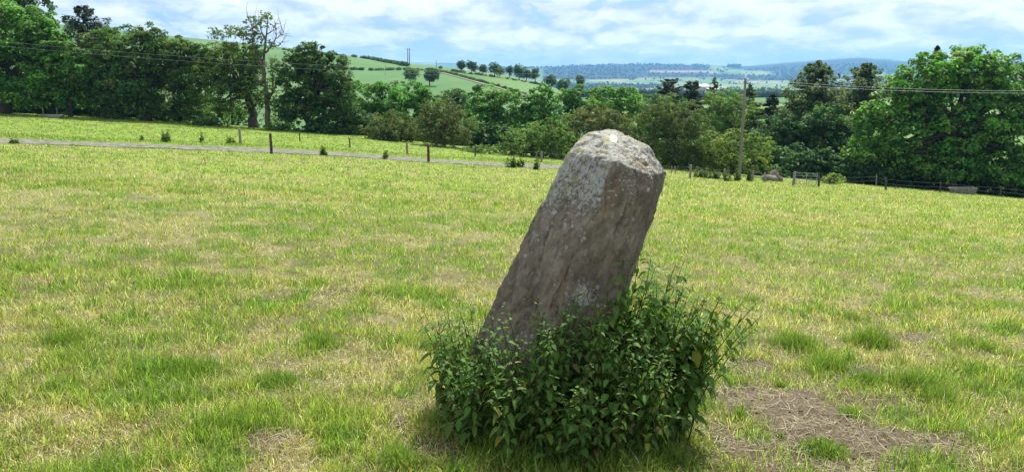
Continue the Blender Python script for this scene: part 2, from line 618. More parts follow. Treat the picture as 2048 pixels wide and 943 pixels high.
# ------------------------------------------------------------------ far land: left hill, valley and hills
def voronoi2(x, y, sx, sy, seed):
    """cell id hash, second-minus-first distance"""
    gx, gy = x / sx, y / sy
    ix, iy = np.floor(gx), np.floor(gy)
    d1, d2 = np.full_like(gx, 9.), np.full_like(gx, 9.)
    cid = np.zeros_like(gx)
    for dx in (-1, 0, 1):
        for dy in (-1, 0, 1):
            cx, cy = ix + dx, iy + dy
            px, py = cx + 0.15 + 0.7 * hash2(cx, cy, seed), cy + 0.15 + 0.7 * hash2(cx, cy, seed + 5)
            d = np.hypot(gx - px, gy - py)
            h = hash2(cx, cy, seed + 9)
            nearer = d < d1
            d2 = np.where(nearer, d1, np.minimum(d2, d))
            cid = np.where(nearer, h, cid)
            d1 = np.where(nearer, d, d1)
    return cid, d2 - d1


def grid_surface(name, us, Ys, zfun, colfun, mat, label):
    UU, YY = np.meshgrid(us, Ys)
    u, y = UU.ravel(), YY.ravel()
    x = (u - CX) / F * y
    z = zfun(u, y)
    n = len(us)
    i, j = np.meshgrid(np.arange(len(Ys) - 1), np.arange(n - 1), indexing='ij')
    a = (i * n + j).ravel()
    me = mesh_np(name, np.stack([x, y, z], 1), quads=np.stack([a, a + 1, a + n + 1, a + n], 1), col=colfun(x, y, u, z), smooth=True)
    return tag(obj(name, me, mat), label, None, kind='structure')


FIELD_PAL = np.array([(.10, .19, .05), (.13, .21, .055), (.16, .225, .07), (.08, .16, .045), (.20, .22, .10), (.11, .20, .05), (.27, .25, .14), (.09, .17, .05)])


def valley_cells(x, y):
    return voronoi2(x + 60 * (fbm(x / 400, y / 400, 3, 2) - .5), y, 230., 330., 21)


def wood_mask(x, y, u):
    w = sstep(0.52, 0.58, fbm(x / 520., y / 700., 91, 4)) * sstep(700, 1200, y)
    far = sstep(4700, 4900, y) * (sstep(1075, 1095, u) * (1 - sstep(1395, 1425, u)))
    bare = (np.abs(u - 1355) < 62) & (y > 5250) & (y < 5460)
    w = np.maximum(w, far)
    w = np.maximum(w, sstep(0.46, 0.52, fbm(x / 700., y / 900., 95, 3)) * sstep(5200, 5600, y) * (u > 1430) * (1 - sstep(7000, 7600, y)))
    return np.where(bare, 0, w), bare


def valley_col(x, y, u, z):
    cid, ed = valley_cells(x, y)
    col = FIELD_PAL[(cid * 7.999).astype(int)]
    col = lerp(col, np.array([.025, .05, .022]), (1 - sstep(0.03, 0.07, ed)))
    w, bare = wood_mask(x, y, u)
    col = lerp(col, np.array([.014, .030, .018]), w)
    col[bare] = (.30, .215, .185)
    moor = sstep(7000, 7900, y) * (u > 1430)
    return lerp(col, np.array([.055, .065, .040]), moor * 0.85)


grid_surface('valley', np.linspace(-600, 2650, 330), np.geomspace(100, 13000, 170), valley_z, valley_col, MAT['hillgrass'],
             'patchwork of fields and woods running back to the far blue hills')


def hill_col(x, y, u, z):
    base = np.broadcast_to(np.array([.080, .165, .056]), (len(x), 3))
    t = fbm(x / 60., y / 60., 13, 4)
    col = base * (0.86 + 0.28 * t)[:, None]
    upper = sstep(0, 8, (x - np.interp(y, [350, 620], [-10, -75])))
    col = lerp(col, np.array([.115, .195, .064]), 0.75 * upper * sstep(300, 340, y))
    pale = sstep(.55, .75, fbm(x / 22., y / 40., 14, 4))
    return lerp(col, np.array([.15, .20, .085]), pale * 0.4)


grid_surface('hillside', np.linspace(-700, 1320, 200), np.concatenate([np.linspace(130, 860, 110)]), hill_z, hill_col, MAT['hillgrass'],
             'smooth green hillside with hedged fields rising on the left')


# ------------------------------------------------------------------ foliage
def leaf_quads(P, Nrm, size, aspect, rng, dirs=None, droop=0.0):
    """rhombic leaf faces, centred at P with normals Nrm"""
    n = len(P)
    if dirs is None:
        dirs = rng.normal(size=(n, 3))
    t = dirs - (dirs * Nrm).sum(1)[:, None] * Nrm
    t /= np.linalg.norm(t, axis=1)[:, None] + 1e-9
    b = np.cross(Nrm, t)
    s = np.broadcast_to(size, (n,))[:, None]
    a = np.broadcast_to(aspect, (n,))[:, None]
    bend = Nrm * s * 0.18
    V = np.empty((n, 4, 3))
    V[:, 0] = P - t * s * 0.5 - bend
    V[:, 1] = P + b * s * a * 0.5
    V[:, 2] = P + t * s * 0.5 - bend
    V[:, 3] = P - b * s * a * 0.5
    return V.reshape(-1, 3), np.arange(n * 4).reshape(n, 4)


SPEC = {  # leaf size m, aspect, colour, density per m2 of lobe surface, clump radius factor, colour spread
    'sycamore': dict(s=.30, a=.75, c=(0.120, 0.251, 0.043), d=26, cr=.30, sp=.25, up=.55),
    'oak': dict(s=.24, a=.70, c=(0.092, 0.163, 0.043), d=30, cr=.26, sp=.28, up=.4),
    'dark': dict(s=.26, a=.70, c=(0.069, 0.142, 0.043), d=30, cr=.28, sp=.25, up=.45),
    'ash': dict(s=.24, a=.55, c=(0.117, 0.197, 0.053), d=16, cr=.30, sp=.3, up=.3),
    'hawthorn': dict(s=.15, a=.75, c=(0.110, 0.156, 0.046), d=55, cr=.22, sp=.3, up=.3),
    'bramble': dict(s=.17, a=.8, c=(0.125, 0.209, 0.051), d=50, cr=.22, sp=.35, up=.4),
    'maple': dict(s=.33, a=.75, c=(0.117, 0.251, 0.043), d=24, cr=.24, sp=.25, up=.6),
    'willow': dict(s=.22, a=.5, c=(0.184, 0.276, 0.067), d=38, cr=.25, sp=.3, up=.4),
    'far': dict(s=.55, a=.8, c=(0.092, 0.176, 0.053), d=7, cr=.35, sp=.25, up=.5),
}


def crown_np(lobes, sp, seed, dens=1.0, size=1.0, tint=(1, 1, 1), flowers=0.0):
    """lobes: list of (centre, (rx, ry, rz)); leaves sit in clumps on and inside them"""
    rng = np.random.default_rng(seed)
    S = SPEC[sp]
    PV, PQ, PC, o = [], [], [], 0
    for c, r in lobes:
        c, r = np.asarray(c, float), np.asarray(r, float)
        rm = float(np.cbrt(r.prod()))
        area = 4 * math.pi * rm * rm
        nleaf = int(area * S['d'] * dens * 1.4)
        ncl = max(6, int(area / (math.pi * (rm * S['cr'] * .8) ** 2) * .8))
        d = rng.normal(size=(ncl, 3))
        d /= np.linalg.norm(d, axis=1)[:, None]
        rad = 0.30 + 0.70 * rng.random(ncl) ** 0.5
        cc = c + d * r * rad[:, None]
        cr = rm * S['cr'] * .8 * (0.6 + 0.8 * rng.random(ncl))
        ct = 1 + S['sp'] * rng.normal(size=ncl) * 0.9
        hue = rng.normal(size=ncl) * 0.12
        k = rng.integers(0, ncl, nleaf)
        q = rng.normal(size=(nleaf, 3))
        q /= np.linalg.norm(q, axis=1)[:, None]
        q[:, 2] = np.where(rng.random(nleaf) < 0.55, np.abs(q[:, 2]), q[:, 2])
        P = cc[k] + q * np.array([1.1, 1.1, 0.75]) * (cr[k] * (0.35 + 0.65 * rng.random(nleaf) ** 0.5))[:, None]
        Nn = q * 0.6 + np.array([0, 0, S['up']]) + rng.normal(size=(nleaf, 3)) * 0.33
        Nn /= np.linalg.norm(Nn, axis=1)[:, None]
        sz = S['s'] * 1.05 * size * (0.7 + 0.6 * rng.random(nleaf))
        V, Q = leaf_quads(P, Nn, sz, S['a'], rng)
        col = np.array(S['c']) * np.array(tint) * np.clip(ct[k] * (1 + 0.22 * rng.normal(size=nleaf)), .35, 2)[:, None]
        col[:, 0] *= np.clip(1 + hue[k] + 0.1 * rng.normal(size=nleaf), .5, 1.8)
        if flowers > 0:
            fl = (rng.random(ncl) < flowers)[k] & (q[:, 2] > 0.1) & (rng.random(nleaf) < 0.5) & (P[:, 2] > c[2] - r[2] * .2)
            col[fl] = np.array([.52, .55, .44])
        PV.append(V)
        PQ.append(Q + o)
        PC.append(np.repeat(col, 4, axis=0))
        o += len(V)
    return np.concatenate(PV), np.concatenate(PQ), np.clip(np.concatenate(PC), 0.004, 0.7)


def limb(p0, p1, r0, r1, rng, k=6, wob=0.08):
    p0, p1 = np.asarray(p0, float), np.asarray(p1, float)
    t = np.linspace(0, 1, k)[:, None]
    L = np.linalg.norm(p1 - p0)
    pts = p0 + (p1 - p0) * t
    pts[:, 2] += (np.sin(t * math.pi) * L * 0.06)[:, 0]
    pts[1:-1] += rng.normal(size=(k - 2, 3)) * L * wob * 0.5
    return tube_np(pts, r0 + (r1 - r0) * t[:, 0], 6)


def land_z(x, y):
    return float(zf(x, y)) if y < 112 else float(valley_z(CX + x / y * F, y))


def px_lobes(L, Y, depth=0.85, seed=0):
    rng = np.random.default_rng(seed + 900)
    out = []
    for it in L:
        u, v, ru, rv = it[:4]
        dy = it[4] if len(it) > 4 else 0.0
        Yc = Y + dy + (rng.random() - .5) * 2.0
        c = W(u, v, Yc)
        k = Yc / F
        out.append((c, (ru * k * 1.08, max(ru, rv * .7) * k * depth, rv * k * 1.08)))
    return out


def tree(name, sp, Y, lobes, tu, label, seed, group='trees along the pasture edge', tr=0.28, dens=1.0, size=1.0, tint=(1, 1, 1), base=None,
         trunk_mat='bark', flowers=0.0, cat='tree', ntrunk=1, top=0.55):
    rng = np.random.default_rng(seed)
    LB = px_lobes(lobes, Y, seed=seed)
    allc = np.array([l[0] for l in LB])
    bx = (tu - CX) / F * Y
    bz = land_z(bx, Y) if base is None else base
    root = thing(name, (bx, Y, bz), label, cat, group)
    org = np.array([bx, Y, bz])
    parts = []
    lo = min(l[0][2] - l[1][2] * .3 for l in LB)
    hi = max(l[0][2] + l[1][2] for l in LB)
    fork = np.array([np.mean(allc[:, 0]) * .3 + bx * .7, Y, max(bz + 0.6, bz + (hi - bz) * 0.3)])
    for q in range(ntrunk):
        off = np.array([(q - (ntrunk - 1) / 2) * tr * 2.2, 0, 0])
        tp = np.linspace(0, 1, 7)[:, None]
        topp = np.array([np.mean(allc[:, 0]), np.mean(allc[:, 1]), bz + (hi - bz) * top]) + off * 2
        pts = np.concatenate([[org + off - np.array([0, 0, 0.5])], (org + off) + (fork - org) * np.linspace(0, 1, 4)[1:, None]])
        pts = np.concatenate([pts, fork + off + (topp - fork - off) * np.linspace(0, 1, 4)[1:, None]])
        pts[2:] += rng.normal(size=(len(pts) - 2, 3)) * tr * 0.5
        rr = tr * np.array([1.45, 1.05, .95, .85, .62, .42, .2])
        parts.append(tube_np(pts, rr, 8))
    for c, r in LB:
        for q in range(3):
            d = rng.normal(size=3)
            d /= np.linalg.norm(d)
            tgt = c + d * np.asarray(r) * 0.7
            s = fork + (np.array([np.mean(allc[:, 0]), Y, bz + (hi - bz) * top]) - fork) * rng.random() * 0.8
            parts.append(limb(s, tgt, tr * 0.38, tr * 0.06, rng))
    V, Q, T = join_np(parts)
    obj('trunk', mesh_np('trunk', V - org, quads=Q, tris=T, smooth=True), MAT[trunk_mat], root)
    V, Q, C = crown_np(LB, sp, seed, dens, size, tint, flowers)
    obj('crown', mesh_np('crown', V - org, quads=Q, col=C), MAT['leaf'], root)
    return root


def conifer(name, Y, u, vtop, vbot, half, label, seed, col=(.030, .055, .026), droop=0.35, feather=0.5, dens=1.0, base=None, group='trees along the pasture edge',
            whorl=0.42, gap=0.0, power=0.85, hang=0.12):
    """spruce or larch: straight stem, whorled sagging branches hung with sprays"""
    rng = np.random.default_rng(seed)
    top = W(u, vtop, Y)
    botz = W(u, vbot, Y)[2]
    R = half * Y / F
    bx, bz = top[0], (land_z(top[0], Y) if base is None else base)
    root = thing(name, (bx, Y, bz), label, 'tree', group)
    org = np.array([bx, Y, bz])
    Ht = top[2] - bz
    parts = [tube_np(np.stack([np.zeros(6), np.zeros(6), np.linspace(-.4, Ht, 6)], 1), np.linspace(.26, .02, 6) * max(.6, Ht / 14), 7)]
    P, Nn, Dd, Sz, Cc = [], [], [], [], []
    z = botz - bz
    while z < Ht - 0.15:
        f = (Ht - z) / (top[2] - botz)
        rl = R * f ** power * (0.7 + 0.5 * rng.random())
        nb = 2
        a0 = rng.random() * 6.28
        for b in range(nb):
            if rng.random() < gap:
                continue
            a = a0 + b * (2.0 + rng.random() * 2)
            ln = rl * (0.95 + 0.6 * rng.random())
            k = 7
            t = np.linspace(0, 1, k)
            hd = np.array([math.cos(a), math.sin(a), 0])
            pts = hd * (ln * t)[:, None]
            rise = 0.35 * f * 0 + 0.25 * (1 - f)
            pts[:, 2] = z + ln * (rise * t - droop * t ** 1.6 + droop * 0.55 * t ** 4)
            parts.append(tube_np(pts, np.linspace(.045, .008, k), 4))
            m = int((10 + 26 * ln) * dens)
            tt = 0.12 + 0.88 * rng.random(m) ** 0.8
            pp = np.stack([np.interp(tt, t, pts[:, i]) for i in range(3)], 1)
            side = np.array([-hd[1], hd[0], 0])
            sd = (rng.random(m) - .5) * 2
            spread = feather * ln * 0.32 * (1 - tt * 0.75)
            pp = pp + side * (sd * spread)[:, None]
            pp[:, 2] -= np.abs(sd) * spread * 0.35 + rng.random(m) * hang * (.4 + .6 * ln)
            dr = hd * 0.75 + side * sd[:, None] * 0.9 + np.array([0, 0, -.25 - max(droop, 0) * .6 - 1.2 * hang]) + rng.normal(size=(m, 3)) * .22
            nrm = np.array([0, 0, 1.0]) + rng.normal(size=(m, 3)) * .45 + hd * .2
            nrm /= np.linalg.norm(nrm, axis=1)[:, None]
            tone = 1 + 0.25 * rng.normal()
            P.append(pp)
            Nn.append(nrm)
            Dd.append(dr)
            Sz.append(.46 * (.6 + .7 * rng.random(m)))
            Cc.append(np.array(col) * np.clip(tone * (1 + .25 * rng.normal(size=m)), .4, 2)[:, None])
        z += whorl * (0.2 + 0.22 * rng.random())
    V, Q, T = join_np(parts)
    obj('trunk', mesh_np('trunk', V, quads=Q, tris=T, smooth=True), MAT['bark'], root)
    P, Nn, Dd, Sz, Cc = map(np.concatenate, (P, Nn, Dd, Sz, Cc))
    V, Q = leaf_quads(P, Nn, Sz, 0.36, rng, Dd)
    obj('crown', mesh_np('crown', V, quads=Q, col=np.repeat(np.clip(Cc, .003, .5), 4, axis=0)), MAT['needle'], root)
    return root


T = tree
# --- left group
T('ash_tree', 'dark', 96, [(20, -30, 70, 60), (70, -5, 35, 40), (-40, 30, 70, 70), (-20, -60, 60, 50)], 10, 'tall dark tree rising out of the frame at the top left corner', 1, tr=.45, dens=.7)
T('sycamore_tree', 'sycamore', 86, [(108, 100, 32, 32), (92, 62, 32, 38), (10, 70, 60, 62), (62, 78, 50, 55), (30, 140, 70, 55), (95, 125, 38, 45), (-50, 130, 70, 70), (60, 185, 48, 30), (120, 165, 25, 28)], 22,
  'bright leafy broadleaf tree at the left edge of the photo', 2, tr=.5, dens=1.2, tint=(1.05, 1.1, 1.15))
T('sycamore_tree', 'sycamore', 87, [(150, 140, 32, 38), (155, 185, 30, 32), (132, 200, 22, 24), (170, 165, 20, 40)], 150, 'small pale green tree in front of the drooping spruce', 3, tr=.22, tint=(1.1, 1.1, 1.3))
conifer('spruce_tree', 97, 162, 8, 205, 100, 'dark ragged spruce with drooping branches on the left skyline', 4, col=(.048, .078, .040), droop=.10, gap=.10, whorl=.55, dens=1.2, power=.68, hang=.34)
T('oak_tree', 'oak', 88, [(225, 88, 34, 36), (200, 112, 36, 42), (365, 108, 36, 26), (400, 122, 30, 30), (255, 105, 55, 50), (310, 95, 50, 42), (215, 150, 40, 50), (270, 165, 70, 55), (345, 130, 52, 50), (385, 150, 40, 50), (330, 195, 60, 42), (230, 205, 45, 35), (390, 205, 30, 32)], 300,
  'broad dense dark oak right of the spruce', 5, tr=.5, dens=1.35, tint=(1.1, 1.15, 1.15))
T('oak_tree', 'oak', 86, [(440, 120, 42, 30), (480, 105, 40, 25), (420, 155, 42, 30), (470, 150, 50, 35), (455, 195, 42, 32), (505, 185, 28, 40), (500, 130, 30, 28)], 513, 'spreading oak with ivy clad trunk left of the half bare tree', 6,
  tr=.5, dens=1.05, tint=(1.35, 1.25, 1.1))
T('ash_tree', 'ash', 92, [(440, 68, 24, 12), (470, 62, 22, 13)], 470, 'thin topped tree poking above the spreading oak on the skyline', 7, tr=.14, dens=.9)


def sparse_tree():
    Y, rng = 85, np.random.default_rng(70)
    bx = (535 - CX) / F * Y
    bz = land_z(bx, Y)
    org = np.array([bx, Y, bz])
    root = thing('ash_tree', org, 'tall gaunt tree with half bare limbs left of the big dark tree', 'tree', 'trees along the pasture edge')
    P = lambda u, v, d=0: W(u, v, Y + d)
    lines = [([(536, 265), (534, 215), (531, 170), (527, 140), (528, 110), (532, 70), (536, 35)], .34, .04), ([(528, 140), (514, 110), (505, 88), (490, 72), (470, 62)], .2, .03),
             ([(505, 88), (508, 66), (503, 45), (497, 38)], .11, .03), ([(529, 110), (540, 95), (552, 78), (553, 58)], .13, .025), ([(540, 95), (556, 92), (564, 84)], .07, .02),
             ([(552, 78), (562, 70), (566, 66)], .05, .015), ([(531, 80), (522, 60), (516, 42)], .09, .02), ([(532, 70), (545, 62), (551, 46)], .07, .015),
             ([(534, 215), (545, 180), (546, 150), (541, 120)], .15, .03), ([(531, 170), (515, 160), (508, 140)], .1, .02), ([(545, 180), (556, 165), (560, 150)], .08, .02)]
    parts, tips = [], []
    for L, r0, r1 in lines:
        pts = np.array([P(u, v, rng.normal() * .4) for u, v in L])
        tt = np.linspace(0, 1, len(L) * 3)
        s = np.linspace(0, 1, len(L))
        pp = np.stack([np.interp(tt, s, pts[:, i]) for i in range(3)], 1) + rng.normal(size=(len(tt), 3)) * .05
        parts.append(tube_np(pp, np.linspace(r0, r1, len(tt)), 6))
        for q in range(12):
            i = rng.integers(len(tt) // 3, len(tt))
            d = rng.normal(size=3) * .8 + np.array([0, 0, .7])
            e = pp[i] + d * (.5 + .5 * rng.random())
            parts.append(tube_np(np.array([pp[i], (pp[i] + e) / 2 + rng.normal(size=3) * .1, e]), [.03, .02, .008], 4))
            tips.append(e)
    V, Q, Tt = join_np(parts)
    obj('trunk', mesh_np('trunk', V - org, quads=Q, tris=Tt, smooth=True), MAT['dead'], root)
    lob = px_lobes([(528, 40, 14, 16), (505, 48, 16, 14), (497, 68, 20, 14), (515, 80, 18, 16), (470, 66, 18, 10), (536, 32, 9, 9), (540, 90, 10, 9), (547, 130, 14, 14), (510, 138, 12, 12),
                    (552, 150, 14, 16), (541, 175, 16, 18), (525, 200, 18, 20), (550, 205, 16, 26), (538, 240, 18, 18)], Y, seed=71)
    V, Q, C = crown_np(lob, 'ash', 72, 1.05)
    obj('crown', mesh_np('crown', V - org, quads=Q, col=C), MAT['leaf'], root)


sparse_tree()
T('oak_tree', 'dark', 84, [(620, 118, 42, 32), (600, 150, 42, 45), (655, 140, 38, 42), (625, 190, 58, 48), (680, 180, 30, 45), (590, 215, 36, 32), (665, 225, 46, 38), (700, 235, 26, 32)], 622,
  'big dark full crowned tree left of the centre, standing before the hill', 8, tr=.5, dens=1.3, tint=(1.2, 1.15, 1.1))
# --- undergrowth along the left edge
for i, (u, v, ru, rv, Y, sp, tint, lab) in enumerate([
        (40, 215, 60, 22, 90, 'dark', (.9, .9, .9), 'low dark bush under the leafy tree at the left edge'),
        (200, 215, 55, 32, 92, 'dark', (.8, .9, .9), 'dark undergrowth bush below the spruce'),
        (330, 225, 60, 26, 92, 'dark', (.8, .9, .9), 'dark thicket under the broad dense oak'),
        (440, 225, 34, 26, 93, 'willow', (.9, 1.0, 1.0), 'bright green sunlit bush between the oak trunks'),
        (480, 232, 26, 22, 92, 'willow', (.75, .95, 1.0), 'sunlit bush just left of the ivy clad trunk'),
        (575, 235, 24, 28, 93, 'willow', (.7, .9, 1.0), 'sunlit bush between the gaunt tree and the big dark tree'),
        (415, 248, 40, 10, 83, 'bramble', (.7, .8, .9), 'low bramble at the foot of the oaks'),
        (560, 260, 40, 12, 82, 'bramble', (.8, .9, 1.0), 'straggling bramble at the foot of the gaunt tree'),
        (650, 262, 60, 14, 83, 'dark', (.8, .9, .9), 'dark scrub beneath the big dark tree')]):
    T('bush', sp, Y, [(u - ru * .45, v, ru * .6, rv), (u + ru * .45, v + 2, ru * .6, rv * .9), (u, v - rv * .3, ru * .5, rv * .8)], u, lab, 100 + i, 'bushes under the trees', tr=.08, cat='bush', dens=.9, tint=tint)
for i, (u, v, ru, rv, dy) in enumerate([(-40, 200, 60, 40, 8), (90, 205, 60, 34, 9), (170, 215, 50, 32, 10), (260, 220, 60, 34, 8), (370, 225, 55, 32, 10), (690, 250, 60, 36, 8), (740, 262, 50, 30, 10), (840, 270, 60, 30, 10), (930, 280, 50, 30, 9),
                                        (1000, 285, 50, 30, 10), (1060, 290, 50, 30, 12), (1130, 300, 55, 32, 10), (1210, 305, 55, 32, 12), (1290, 310, 55, 32, 11), (1380, 315, 55, 32, 12), (1450, 318, 50, 30, 10), (1530, 320, 55, 32, 9), (1590, 330, 50, 36, 12),
                                        (1640, 335, 55, 34, 10), (1700, 340, 55, 34, 11), (1770, 350, 55, 30, 9), (1850, 352, 60, 30, 12), (1930, 356, 60, 30, 10), (2010, 360, 60, 30, 11), (2090, 365, 60, 34, 10)]):
    Y = float(yb((u - CX) / F * 80)) + dy
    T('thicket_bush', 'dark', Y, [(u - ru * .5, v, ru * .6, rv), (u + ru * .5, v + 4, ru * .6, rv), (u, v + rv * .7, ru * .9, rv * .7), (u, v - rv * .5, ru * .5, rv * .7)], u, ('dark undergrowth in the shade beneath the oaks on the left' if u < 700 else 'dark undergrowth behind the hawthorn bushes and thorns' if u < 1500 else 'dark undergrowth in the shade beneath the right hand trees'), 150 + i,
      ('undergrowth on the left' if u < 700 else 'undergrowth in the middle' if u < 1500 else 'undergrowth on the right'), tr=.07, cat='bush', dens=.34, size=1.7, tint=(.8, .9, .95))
# --- middle belt
MID = [
    ('sycamore_tree', 'sycamore', 100, [(725, 195, 38, 34), (770, 200, 40, 36), (735, 240, 45, 36), (785, 245, 40, 32)], 745, 'leafy sycamore just right of the big dark tree', .25, (.85, 1, 1)),
    ('sycamore_tree', 'sycamore', 102, [(815, 195, 36, 32), (845, 205, 30, 30), (820, 240, 42, 36)], 822, 'leafy sycamore behind the left hawthorn bush', .25, (.85, 1, 1)),
    ('oak_tree', 'dark', 118, [(912, 192, 22, 14), (900, 215, 34, 30), (925, 240, 34, 36)], 912, 'dark rounded tree above the right hawthorn bush', .22, (1, 1, 1)),
    ('sycamore_tree', 'sycamore', 97, [(975, 200, 42, 26), (1015, 215, 40, 32), (965, 240, 44, 40), (1010, 258, 46, 36), (960, 275, 36, 24)], 985, 'deep shaded leafy tree right of the hawthorn bushes', .3, (.88, .98, 1)),
    ('sycamore_tree', 'sycamore', 99, [(1085, 200, 28, 28), (1070, 225, 36, 36), (1095, 245, 40, 34), (1050, 262, 30, 30)], 1078, 'pointed leafy tree left of the standing stone top', .25, (.8, .95, 1)),
    ('sycamore_tree', 'sycamore', 104, [(1135, 200, 26, 22), (1165, 195, 34, 22), (1150, 230, 42, 34), (1120, 250, 34, 34)], 1148, 'bright leafy tree above and left of the standing stone', .25, (.9, 1, 1)),
    ('sycamore_tree', 'sycamore', 102, [(1215, 200, 36, 26), (1250, 205, 36, 30), (1205, 235, 42, 34), (1265, 240, 36, 36)], 1230, 'bright leafy tree directly above the standing stone', .28, (.95, 1.05, 1)),
    ('oak_tree', 'dark', 108, [(1300, 215, 36, 32), (1340, 240, 46, 46), (1290, 255, 44, 42)], 1318, 'dark tree behind the tall olive thorn bush', .28, (.95, 1, 1)),
    ('sycamore_tree', 'willow', 100, [(1450, 205, 40, 26), (1425, 235, 40, 34), (1475, 230, 36, 34), (1455, 262, 44, 34)], 1450, 'yellow green leafy tree left of the utility pole', .25, (.72, .88, .8)),
    ('oak_tree', 'dark', 92, [(1555, 270, 44, 40), (1600, 260, 46, 44), (1570, 315, 50, 34), (1625, 310, 44, 40)], 1590, 'shady dark tree right of the utility pole', .3, (.9, 1.05, 1.1)),
    ('oak_tree', 'dark', 88, [(1655, 255, 44, 44), (1690, 290, 40, 44), (1650, 320, 46, 34), (1700, 335, 40, 26)], 1668, 'shady green tree left of the great white flowered tree', .3, (1.0, 1.15, 1.1)),
]
for i, (n, sp, Y, lb, tu, lab, tr, tint) in enumerate(MID):
    T(n, sp, Y, lb, tu, lab, 200 + i, tr=tr, tint=tint, dens=.95, base=land_z((tu - CX) / F * Y, min(Y, 105)))
BUSH = [
    ('hawthorn_bush', 'hawthorn', 79, [(785, 248, 42, 26), (760, 262, 34, 22), (810, 262, 34, 24), (785, 270, 48, 16)], 786, 'smaller round olive hawthorn bush behind the wire fence', (1, 1, 1)),
    ('hawthorn_bush', 'hawthorn', 77, [(885, 225, 40, 26), (870, 250, 44, 34), (910, 255, 38, 32), (890, 275, 55, 20), (860, 228, 22, 22)], 888, 'larger round brown green hawthorn bush behind the wire fence', (1, .95, 1)),
    ('bramble_bush', 'bramble', 72, [(965, 300, 28, 10), (935, 300, 16, 7)], 955, 'low bramble patch on the fence right of the hawthorns', (1, 1, 1)),
    ('thorn_bush', 'bramble', 74, [(1040, 290, 40, 32), (1090, 270, 44, 30), (1010, 305, 28, 20), (1085, 305, 50, 24), (1115, 285, 34, 36)], 1065, 'bright bushy thorn left of the standing stone', (.95, 1, .9)),
    ('hawthorn_bush', 'hawthorn', 80, [(1190, 235, 48, 24), (1160, 255, 42, 28), (1225, 255, 44, 28), (1190, 285, 56, 36), (1150, 305, 40, 26)], 1190, 'rounded brown hawthorn bush rising behind the standing stone', (1.05, .92, 1)),
    ('hawthorn_bush', 'hawthorn', 76, [(1330, 230, 44, 32), (1375, 240, 42, 34), (1300, 255, 40, 40), (1350, 280, 58, 40), (1400, 285, 42, 36), (1310, 310, 54, 30), (1380, 320, 50, 22)], 1345,
     'tall olive thorn bush right of the standing stone', (.9, .95, 1)),
    ('elder_bush', 'willow', 74, [(1425, 285, 34, 22), (1470, 282, 36, 22), (1515, 290, 30, 26), (1440, 315, 44, 26), (1495, 320, 44, 24)], 1465, 'yellow green bush at the foot of the utility pole', (.88, .88, .75)),
    ('bramble_bush', 'bramble', 69, [(1545, 338, 16, 10)], 1545, 'small bush growing over the rubble heap', (.9, .85, .9)),
    ('grassy_bush', 'willow', 69, [(1668, 358, 22, 10), (1655, 364, 18, 8)], 1665, 'pale weedy shrub beside the field gate', (1.1, 1.05, 1)),
]
for i, (n, sp, Y, lb, tu, lab, tint) in enumerate(BUSH):
    T(n, sp, Y, lb, tu, lab, 300 + i, 'bushes along the wire fence', tr=.10, tint=tint, ntrunk=2, cat='bush', dens=.85, base=land_z((tu - CX) / F * Y, Y) - .1)
# --- conifers of the middle and right
conifer('pine_tree', 125, 1340, 158, 270, 46, 'dark bristly pine on the skyline behind the olive thorn', 401, col=(.036, .060, .036), droop=-.25, base=-12, whorl=.5, power=.45, feather=.7)
conifer('pine_tree', 124, 1385, 160, 280, 36, 'dark pine beside the bristly pine, nearer the utility pole', 402, col=(.038, .064, .038), droop=-.2, base=-12, whorl=.5, power=.5, feather=.7)
conifer('spruce_tree', 98, 1545, 185, 340, 75, 'dark spruce immediately right of the utility pole', 403, col=(.042, .078, .034), droop=.3, base=-11)
conifer('spruce_tree', 104, 1600, 190, 340, 65, 'dark spruce left of the two feathery larches', 404, col=(.038, .066, .034), droop=.3, base=-12)
conifer('larch_tree', 94, 1640, 118, 340, 105, 'feathery green larch, the left one of two', 405, feather=.8, dens=1.3, col=(.120, .185, .062), droop=.28, gap=.1, base=-11, whorl=.42, power=.62, hang=.3)
conifer('larch_tree', 97, 1735, 122, 340, 100, 'feathery green larch behind the great white flowered tree', 406, feather=.8, dens=1.3, col=(.120, .182, .064), droop=.28, gap=.1, base=-11, whorl=.42, power=.62, hang=.3)
conifer('larch_tree', 110, 1500, 165, 320, 75, 'slender larch behind the top of the utility pole', 407, col=(.105, .165, .058), droop=.28, gap=.15, base=-12, whorl=.5)
conifer('larch_tree', 112, 1430, 152, 310, 50, 'thin larch tip between the pines and the utility pole', 409, col=(.100, .158, .060), droop=.28, gap=.2, base=-12, whorl=.55)
conifer('spruce_tree', 105, 1876, 90, 260, 34, 'spruce tip showing above the great white flowered tree', 408, col=(.034, .056, .034), droop=-.55, base=-10, power=.8, dens=1.6, whorl=.25)
# --- great flowering tree on the right
T('maple_tree', 'maple', 80, [(1905, 135, 70, 42), (1960, 140, 62, 45), (1850, 170, 66, 48), (2010, 165, 60, 50), (1800, 205, 50, 46), (1900, 205, 85, 60), (1990, 225, 85, 60), (1760, 260, 52, 46), (1835, 270, 75, 55),
                                    (1930, 290, 85, 52), (2040, 275, 70, 70), (1735, 300, 44, 30), (1790, 320, 60, 34), (1880, 330, 80, 30), (1990, 330, 80, 36), (2080, 200, 60, 70), (2110, 290, 60, 60), (1738, 232, 32, 26)], 1905,
  'great spreading leafy tree with whitish flowers at the right', 20, tr=.6, dens=.85, flowers=.07, tint=(1.1, 1.15, 1.1))
T('maple_tree', 'dark', 84, [(2150, 200, 70, 70), (2180, 280, 70, 70), (2120, 340, 70, 36), (2060, 350, 60, 26)], 2140, 'dark tree at the right edge beyond the water trough', 21, tr=.4, dens=.8)
